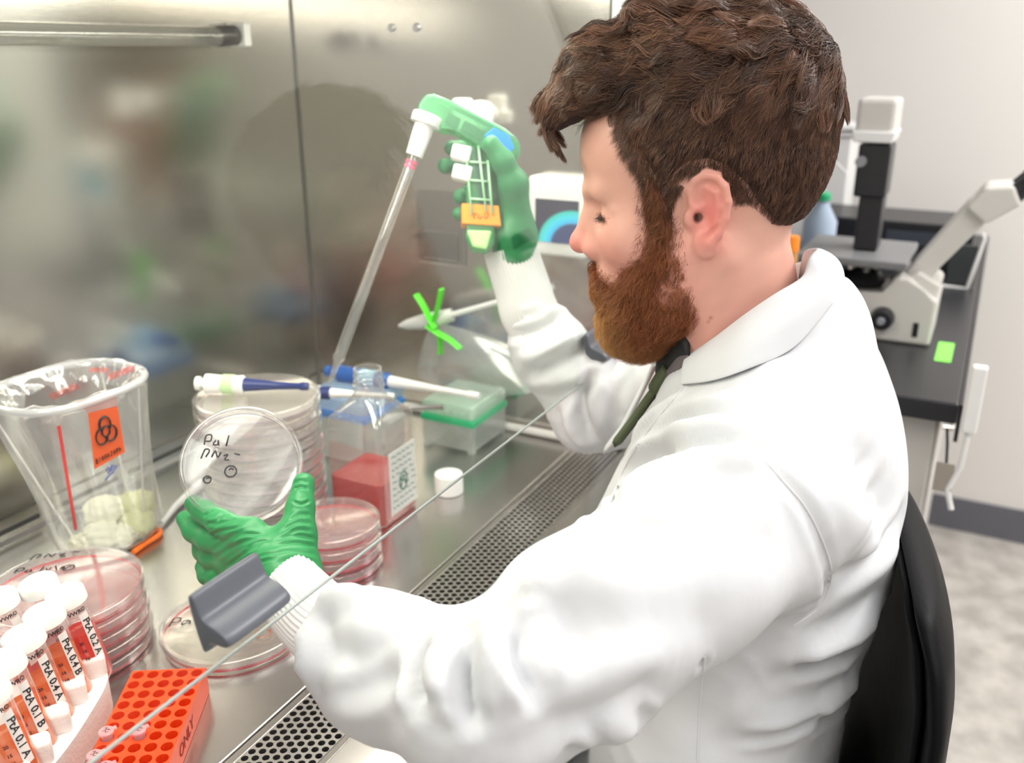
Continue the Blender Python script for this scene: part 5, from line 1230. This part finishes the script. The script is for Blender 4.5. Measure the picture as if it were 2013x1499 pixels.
knot = strip('tie_knot', [atX(1322, 728, .795), atX(1308, 745, .796), atX(1294, 768, .798)], [.026, .030, .020], tiem, tie, .011, (1, .1, 0))
# lapel on the far side
strip('far_lapel', [atX(1290, 715, .86), atX(1262, 770, .86), atX(1225, 840, .865), atX(1195, 880, .87)], [.03, .05, .05, .03], coatm, coat, .004, (1, .2, 0))

# ---- knit cuffs
knit = mat('knit_cuff', (.70, .70, .71), .85)
def cuff(name, pts, rs, parent, ribs=44, amp=.0007, flat=.85, upv=(0, 0, 1)):
    q = spline(pts, 6); n = len(q); bm = bmesh.new(); rows = []; prev = None; NN = ribs*4
    for i, p in enumerate(q):
        T = q[min(i+1, n-1)]-q[max(i-1, 0)]; T /= np.linalg.norm(T); u = V(*upv) if prev is None else prev; x = u-T*(u@T); x /= np.linalg.norm(x); prev = x; y = np.cross(T, x); t = i/(n-1)*(len(rs)-1); k = min(int(t), len(rs)-2); r = rs[k]+(rs[k+1]-rs[k])*(t-k)
        rows.append([bm.verts.new(p+(r+amp*math.cos(ribs*a))*(math.cos(a)*x*1.0+math.sin(a)*y*flat)) for a in [2*math.pi*j/NN for j in range(NN)]])
    for a, b in zip(rows, rows[1:]):
        for i in range(NN): j = (i+1) % NN; bm.faces.new((a[i], a[j], b[j], b[i]))
    o = link(name, bm_mesh(name, bm), knit, parent); s = o.modifiers.new('t', 'SOLIDIFY'); s.thickness = .0015; s.offset = -1; return o
cuff('knit_cuff', [atd(560, 1150, .722), atd(580, 1172, .715), atd(602, 1197, .705), atd(632, 1225, .695), atd(690, 1262, .675)], [.0300, .0298, .031, .032, .031], coat, upv=tuple(CU), flat=.8).data.name
cuff('knit_cuff', [atd(1004, 487, 1.105), atd(1012, 520, 1.108), atd(1028, 570, 1.11), atd(1040, 612, 1.11), atd(1060, 650, 1.115)], [.0325, .0325, .0335, .035, .034], coat, upv=tuple(CR), flat=.8)

# ---- gloved hands
glove_l = mat('green_nitrile', (.015, .235, .070), .42, 0, .45); bump(glove_l, (1, 1, 1), 90, .2, .0008, 3, 'ShaderNodeTexNoise', Distortion=1.0)
glove_r = mat('green_nitrile_lit', (.030, .22, .085), .45, 0, .4); bump(glove_r, (1, 1, 1), 70, .25, .0012)
D3 = lambda p: atd(*p)
def hand(name, W, mcps, fingers, thumb, palm_r, parent, m_, wr=.024, wrinkle=None, kf=.0025, extra=None):
    Wp = [D3(w_) for w_ in W]; M = [D3(p) for p in mcps]; FG = [([D3(p) for p in f], r) for f, r in fingers]; TH = ([D3(p) for p in thumb[0]], thumb[1])
    allp = np.array(Wp+M+[p for f, _ in FG for p in f]+TH[0]); lo, hi = allp.min(0)-.035, allp.max(0)+.035
    def f(P):
        d = None
        for k_, (fp, fr_) in enumerate(FG):
            e = s_chain(P, fp, fr_, .004); d = e if d is None else smin(d, e, kf)
        pm = s_chain(P, Wp, [wr]*len(Wp), .01)
        for a, r_ in zip(M, palm_r): pm = smin(pm, s_cap(P, Wp[-1], a, wr*.78, r_), .012)
        for a, b, r_ in zip(M, M[1:], palm_r): pm = smin(pm, s_cap(P, a, b, r_*.92), .008)
        d = smin(d, pm, .007); d = smin(d, s_chain(P, TH[0], TH[1], .008), .010)
        d = smin(d, s_cap(P, TH[0][1], (M[0]+Wp[-1])/2, TH[1][1]*.7, .012), .016)
        if extra: d = extra(P, d)
        return d
    v, F = surfnet(f, lo, hi, .0011); v = relax(v, F, 3, .5)
    if wrinkle: GLF[0] = F; v = wrinkle(v, vnormals(v, F))
    return link(name, fastmesh(name, v, F), m_, parent, label=None)
GF = [[(624, 1107), (582, 1096), (545, 1106)], [(623, 1090), (576, 1083), (535, 1084)], [(622, 1074), (582, 1067), (541, 1070)], [(620, 1058), (580, 1052), (548, 1058)], [(612, 1029), (584, 1026), (556, 1042)], [(611, 1012), (590, 1011), (568, 1024)], [(610, 1044), (590, 1040), (566, 1048)],
      [(576, 950), (590, 945), (606, 949)], [(578, 962), (592, 956), (607, 961)], [(574, 985), (592, 990), (610, 984)], [(487, 1040), (450, 1056), (418, 1080)], [(500, 1057), (459, 1073), (425, 1095)], [(512, 1068), (476, 1090), (446, 1114)], [(520, 1050), (480, 1050), (455, 1062)], [(464, 1020), (438, 1026), (416, 1036)],
      [(418, 1003), (400, 1014)], [(500, 1090), (470, 1110), (440, 1135)], [(540, 1095), (500, 1110), (470, 1140)], [(530, 1062), (505, 1066), (484, 1080)], [(560, 1085), (520, 1090), (500, 1100)], [(436, 1012), (424, 1026), (404, 1030)], [(470, 1036), (440, 1042), (408, 1052)]]
def wr_l(v, N):
    # explicit glove creases: from the thumb side across the back of the hand
    bvh = BVHTree.FromPolygons([Vector(p) for p in v], [tuple(int(i) for i in q) for q in GLF[0]]); D = np.zeros(len(v)); g = np.random.default_rng(4)
    for pts in GF:
        P3 = []
        for p in spline([V(a, b, 0) for a, b in pts], 5):
            h = cast(bvh, p[0], p[1])
            if h is not None: P3.append(np.array(h))
        if len(P3) < 3: continue
        P3 = np.array(P3); w_ = g.uniform(.0012, .0019); dd = np.full(len(v), 9.); tt = np.zeros(len(v)); n = len(P3)-1
        for i in range(n):
            ab = P3[i+1]-P3[i]; t = np.clip(((v-P3[i])@ab)/(ab@ab+1e-12), 0, 1); d = np.linalg.norm(v-P3[i]-t[:, None]*ab, axis=1); k = d < dd; dd[k] = d[k]; tt[k] = (i+t[k])/n
        x = dd/w_; D += np.clip(np.minimum(tt, 1-tt)*5+.15, 0, 1)*g.uniform(.0009, .0014)*(-np.exp(-x*x)+.45*np.exp(-((x-1.8)/.9)**2))
    return v+N*D[:, None]
GLF = [None]
hl = hand('glove', [(588, 1160, .715), (560, 1130, .727)], [(492, 1050, .745), (472, 1078, .757), (462, 1102, .768), (466, 1130, .772)],
     [([(492, 1052, .745), (432, 1026, .760), (402, 1006, .772), (381, 990, .782)], [.0120, .0105, .0095, .0078]),
      ([(472, 1076, .757), (412, 1060, .775), (382, 1043, .786), (364, 1020, .795)], [.0115, .0105, .0095, .0076]),
      ([(462, 1102, .768), (416, 1094, .783), (400, 1082, .797), (392, 1064, .806)], [.0110, .0098, .0088, .0072]),
      ([(466, 1128, .772), (428, 1136, .780), (408, 1130, .790), (398, 1114, .798)], [.0105, .0090, .0080, .0066])],
     ([(592, 1112, .732), (583, 1052, .745), (590, 1000, .756), (597, 950, .768)], [.0150, .0135, .0108, .0092]),
     [.0125, .0125, .0120, .0110], man, glove_l, .0230, wr_l)
hl['label'] = 'green glove on the left hand, holding the clear dish'
hr = hand('glove', [(1012, 500, 1.105), (1010, 462, 1.10)], [(990, 345, 1.115), (985, 375, 1.122), (980, 405, 1.122), (978, 435, 1.115)],
     [([(990, 345, 1.115), (945, 312, 1.128), (912, 292, 1.122), (888, 291, 1.105)], [.0120, .0108, .0100, .0092]),
      ([(985, 375, 1.122), (935, 345, 1.132), (898, 325, 1.122), (875, 326, 1.102)], [.0115, .0108, .0102, .0095]),
      ([(980, 405, 1.122), (945, 388, 1.132), (922, 382, 1.122), (906, 386, 1.104)], [.0115, .0105, .0102, .0095]),
      ([(978, 435, 1.115), (945, 422, 1.128), (922, 416, 1.120), (903, 420, 1.106)], [.0105, .0095, .0090, .0084])],
     ([(1018, 425, 1.088), (1010, 362, 1.070), (990, 318, 1.058), (966, 283, 1.052)], [.0170, .0150, .0122, .0100]),
     [.0150, .0150, .0150, .0140], man, glove_r, .0270)
hr['label'] = 'green glove on the right hand, gripping the pipette controller'
GB = bvh_of(hr.data) if False else None
wet = mat('wet_glove_patch', (.004, .13, .045), .3)
# ---- legs, shoes
def s_leg(P):
    A = P.copy(); A[:, 0] = np.abs(A[:, 0]-.83)
    d = s_cap(A, (.085, .16, -.29), (.11, .55, -.27), .085, .065); d = smin(d, s_cap(A, (.11, .55, -.275), (.10, .50, -.70), .062, .045), .03); return smin(d, s_ell(A, (.0, .14, -.27), (.17, .13, .10)), .04)
tv, tf = surfnet(s_leg, V(.55, -.03, -.78), V(1.11, .68, -.14), .011); link('trousers', fastmesh('trousers', tv, tf), mat('dark_trousers', (.03, .035, .05), .8), man)
for s in (-1, 1):
    def s_shoe(P, s=s):
        d = s_ell(P, (.83+s*.10, .565, -.752), (.045, .125, .04)); d = smin(d, s_cap(P, (.83+s*.10, .50, -.75), (.83+s*.10, .50, -.70), .045), .03); return smax(d, -(P[:, 2]-(FZ+.003)), .004)
    sv, sf = surfnet(s_shoe, V(.83+s*.10-.07, .40, -.83), V(.83+s*.10+.07, .72, -.63), .006); link('shoe', fastmesh('shoe', sv, sf), black_pl, man)

# ---------------------------------------------------------------- held dish
hdsh = petri('petri_dish', .0515, film('held_medium', (.97, .96, .97), .2, base=.03, rough=.1, body=.06, bodycol=(.85, .83, .86)), lilacm, True)
hdsh['label'] = 'clear round petri dish held up in the green-gloved left hand, writing on it'; hdsh['category'] = 'petri dish'
strokes('handwriting', [[(a*.6-.020, b*.8+.002) for a, b in q] for q in hand2]+[[(a*.6-.014, b*.8+.014) for a, b in q] for q in hand1[:3]]+[[(a*.8-.008, b*.8-.008) for a, b in q] for q in ring]+[[(a*.5-.026, b*.5-.016) for a, b in q] for q in ring], .0007, Matrix.Translation((0, 0, .0148)), inkm, hdsh)
hc = D3((478, 918, .79)); nrm = (CC-hc); nrm /= np.linalg.norm(nrm); nrm = nrm+CR*-.10+CU*.28; nrm /= np.linalg.norm(nrm)
xr = CR-nrm*(CR@nrm); xr /= np.linalg.norm(xr); yr = np.cross(nrm, xr)
hdsh.matrix_basis = Matrix(((xr[0], yr[0], nrm[0], hc[0]), (xr[1], yr[1], nrm[1], hc[1]), (xr[2], yr[2], nrm[2], hc[2]), (0, 0, 0, 1)))
# ---------------------------------------------------------------- pipette controller and pipette
pcm = film('controller_green', (.62, .92, .70), .45, base=.05, rough=.15, body=.42, bodycol=(.12, .56, .24))
pc = empty('pipette_controller', tuple(D3((930, 290, 1.085))), 'green translucent pipette controller with blue display, held in the raised right glove', 'pipette controller')
q0, q1 = D3((833, 208, 1.070)), D3((1022, 305, 1.085)); ax_ = (q1-q0); Lc = np.linalg.norm(ax_); ax_ /= Lc; nv = -CF-ax_*(-CF@ax_); nv /= np.linalg.norm(nv); up_ = np.cross(nv, ax_); up_ *= np.sign(up_@CU)
def ctl(name, sec_pts, depth, m_, par, org, xa, ya, bev=.002, z0=None, **k):
    M = frame_xy(org, xa, ya); z0 = -depth/2 if z0 is None else z0
    return prism(name, sec_pts, depth, m_, par, M @ Matrix.Translation((0, 0, z0)), bev, **k)
top_ = [(0, -.016), (-.005, -.004), (-.002, .011), (.008, .0155), (.03, .0165), (Lc-.03, .0165), (Lc-.008, .012), (Lc, .0), (Lc-.002, -.014), (Lc-.010, -.024), (Lc-.02, -.020), (Lc*.55, -.013), (Lc*.35, -.012), (.03, -.013), (.012, -.020)]
hb = ctl('controller_head', top_, .030, pcm, pc, q0, ax_, up_, .004)
ctl('head_ridge', [(.004, .0150), (.03, .0172), (Lc-.03, .0172), (Lc-.012, .0135), (Lc-.03, .0145), (.03, .0145)], .024, mat('pale_green_plastic', (.50, .80, .58), .35), hb, q0, ax_, up_, .0005)
for a, b in ((.030, .046), (.050, .078)): ctl('motor', [(a, -.006), (b, -.008), (b, .004), (a, .005)], .0225, mat('motor_dark', (.03, .045, .05), .4), hb, q0, ax_, up_, .001)
blu = mat('battery_blue', (.0, .20, .85), .3); blu.node_tree.nodes['Principled BSDF'].inputs['Emission Color'].default_value = (0, .3, 1, 1); blu.node_tree.nodes['Principled BSDF'].inputs['Emission Strength'].default_value = .25
ctl('blue_display', [(.078, -.002), (Lc-.012, -.012), (Lc-.010, .002), (Lc-.022, .0115), (.084, .0115)], .0306, blu, hb, q0, ax_, up_, .001)
h0, h1 = D3((935, 285, 1.083)), D3((948, 482, 1.075)); hx = h1-h0; Lh = np.linalg.norm(hx); hx /= Lh; hy = np.cross(hx, nv); hy *= np.sign(hy@CR); 
gfr = mat('grip_green_frame', (.42, .76, .46), .35)
grip = ctl('grip', [(0, -.013), (.02, -.016), (.06, -.015), (.09, -.016), (Lh-.01, -.019), (Lh+.006, -.012), (Lh+.010, .004), (Lh, .014), (.08, .016), (.03, .014), (0, .014)], .020, pcm, pc, h0, hx, hy, .003)
bm = bmesh.new()
fm = frame_xy(h0+nv*.0135, hx, hy)
def bar(a, b, r=.0013): add_tube(bm, [V(a[0], a[1], 0), V(b[0], b[1], 0)], r, 8)
bar((.004, -.013), (.085, -.011)); bar((.004, .002), (.082, .006)); bar((.022, .012), (.085, .013))
for s in (.022, .044, .066): bar((s, -.012), (s+.003, .012))
bmesh.ops.transform(bm, matrix=fm, verts=list(bm.verts)); link('grip_frame', bm_mesh('grip_frame', bm), gfr, grip)
ctl('grip_core', [(.005, -.003), (.078, -.001), (.078, .010), (.005, .009)], .0225, mat('core_dark_green', (.015, .07, .045), .4), grip, h0, hx, hy, .001)
ctl('orange_tape', [(Lh*.60, -.0215), (Lh*.64, .0215), (Lh*.84, .0225), (Lh*.80, -.0225)], .0235, mat('orange_tape', (.95, .30, .02), .55), grip, h0, hx, hy, .001)
strokes('tape_writing', [[(-.008, .003), (-.008, -.003)], [(-.011, .003), (-.005, .003)], [(-.002, .002), (-.004, -.001), (-.001, -.003), (.001, .0)], [(.004, .003), (.004, -.003), (.008, -.001), (.008, .003)]], .0006, frame_xy(h0+hx*Lh*.72+nv*.0125, hy, -hx), mat('tape_ink', (.5, .10, .0), .6), grip)
ctl('grip_foot', [(Lh*.86, -.018), (Lh+.004, -.012), (Lh+.008, .004), (Lh*.88, .012)], .024, mat('lime_plastic', (.45, .80, .30), .3), grip, h0, hx, hy, .003)
for p in ((905, 303, 1.070), (907, 342, 1.070)):
    c_ = D3(p); t = prism('trigger', [(-.0105, -.009), (.012, -.010), (.012, .009), (-.0105, .0085)], .014, white_pl, pc, frame_xy(c_-nv*.006, (hy*.93-hx*-.25), -hx), .003)
n0, n1 = D3((842, 226, 1.062)), D3((814, 306, 1.066)); T0, T1 = D3((814, 306, 1.066)), D3((646, 757, 1.10))
nose = tube('nose_cone', [n0, n0+(n1-n0)*.02, n0+(n1-n0)*.22, n0+(n1-n0)*.24, n0+(n1-n0)*.26, n1], [.0165, .0178, .0178, .0170, .0118, .0098], white_pl, pc, 28)
glp = film('pipette_polystyrene', (.93, .93, .94), .95, base=.14, rough=.04, body=.06)
sp_ = empty('serological_pipette', tuple(T0), 'long clear serological pipette pointing down from the controller', 'pipette'); q = lambda s: T0+(T1-T0)*s
dT = T1-T0
tube('pipette_barrel', [q(-.03), q(.0), q(.80), q(.86), q(.875), q(.90), q(1)], [.0062, .0064, .0068, .0066, .0076, .0045, .0022], glp, sp_, 24, False)
tube('inner_bore', [q(.02), q(.80), q(.86), q(.90), q(.995)], [.0034, .0036, .0034, .002, .001], film('bore', (.85, .85, .87), .9, base=.22, rough=.04), sp_, 16, False)
for a, b in ((.022, .034), (.040, .052)): tube('red_band', [q(a), q(b)], .0067, mat('pink_band', (.80, .12, .22), .5), sp_, 24, False)
# the rest of what the glove shows: darker wet patch at the wrist
HRB = bvh_of(hr.data)
try: patch_on('wet_patch', HRB, [(1004, 466), (1040, 447), (1052, 468), (1010, 490)], wet, hr, .0004, 10, 8)
except Exception as e: print('patch', e)

# ---------------------------------------------------------------- chair
ch = empty('lab_chair', (.84, .12, FZ), 'black upholstered lab chair the man sits on, padded rim round its back', 'chair')
leather = mat('black_vinyl', (.005, .005, .0065), .5, 0, .10); bump(leather, (1, 1, 1), 240, .25, .0004, 4, 'ShaderNodeTexVoronoi'); inner = mat('black_vinyl_pad', (.003, .003, .004), .5, 0, .10); bump(inner, (1, 1, 1), 30, .3, .002)
YB_ = [(.128, .000), (.120, -.014), (.09, -.027), (.05, -.033), (.0, -.034), (-.06, -.034), (-.13, -.030), (-.2, -.012), (-.27, .016)]
def back_surface(u, v, off):      # u -1..1 across, v 0..1 up the profile
    s = spline([V(y, z, 0) for z, y in YB_], 1); i = v*(len(YB_)-1); k = min(int(i), len(YB_)-2); f = i-k; z = YB_[k][0]*(1-f)+YB_[k+1][0]*f; y = YB_[k][1]*(1-f)+YB_[k+1][1]*f
    xx, yy = .205*u*(1-.15*abs(2*v-1)**2.2), y+.020*u*u+off; c_, s_ = math.cos(math.radians(12)), math.sin(math.radians(12)); return V(.845+xx*c_-yy*s_, .013+xx*s_+yy*c_, z+.022)
def back_pad(name, sc, y0, y1, m_, par, **k):
    bm = bmesh.new(); NU, NV = 28, 28; F_, B_ = [], []
    for j in range(NV+1):
        rf, rb_ = [], []
        for i in range(NU+1):
            a, b = 2*i/NU-1, 2*j/NV-1; # squircle mapping
            u = a*math.sqrt(1-b*b*.42)*sc; v = .5+.5*b*math.sqrt(1-a*a*.42)*sc; e = max(abs(a), abs(b)); rd = (1-e**6)
            mid_ = (y0+y1)/2; rf.append(bm.verts.new(back_surface(u, v, mid_+(y1-mid_)*(.35+.65*rd)))); rb_.append(bm.verts.new(back_surface(u, v, mid_+(y0-mid_)*(.35+.65*rd))))
        F_.append(rf); B_.append(rb_)
    for j in range(NV):
        for i in range(NU):
            bm.faces.new((F_[j][i], F_[j][i+1], F_[j+1][i+1], F_[j+1][i])); bm.faces.new((B_[j][i], B_[j+1][i], B_[j+1][i+1], B_[j][i+1]))
    ed = [(0, i) for i in range(NU)]+[(j, NU) for j in range(NV)]+[(NV, NU-i) for i in range(NU)]+[(NV-j, 0) for j in range(NV)]
    for k_ in range(len(ed)):
        (a, b), (c, d) = ed[k_], ed[(k_+1) % len(ed)]
        try: bm.faces.new((F_[a][b], B_[a][b], B_[c][d], F_[c][d]))
        except ValueError: pass
    o = link(name, bm_mesh(name, bm), m_, par, **k); s = o.modifiers.new('s', 'SUBSURF'); s.levels = 1; s.render_levels = 1; return o
bk = back_pad('backrest', 1.0, .0, .026, leather, ch, label='black padded backrest shell and rim')
back_pad('back_cushion', .87, .018, .036, inner, bk)
bm = bmesh.new(); add_box(bm, (.62, -.05+.04, -.47), (1.06, .42, -.395), None, .03, 4); link('seat', bm_mesh('seat', bm), leather, ch)
tube('back_bar', [(.845, -.03, -.15), (.845, -.045, -.35), (.845, -.03, -.47), (.845, .10, -.485)], .016, black_pl, ch, 12)
tube('gas_column', [(.845, .18, -.47), (.845, .18, -.62), (.845, .18, -.73)], [.03, .025, .02], black_pl, ch, 16)
for k in range(5):
    a = 2*math.pi*k/5+.3; e = V(.845+.27*math.cos(a), .18+.27*math.sin(a), -.735); sp2 = tube('base_spoke', [V(.845, .18, -.70), e], [.022, .014], black_pl, ch, 10)
    lathe('caster', [(0, -.012), (.024, -.012), (.026, -.006), (.026, .006), (.024, .012), (0, .012)], black_pl, sp2, frame((e[0], e[1], FZ+.0265), (math.sin(a), -math.cos(a), 0)), 18)
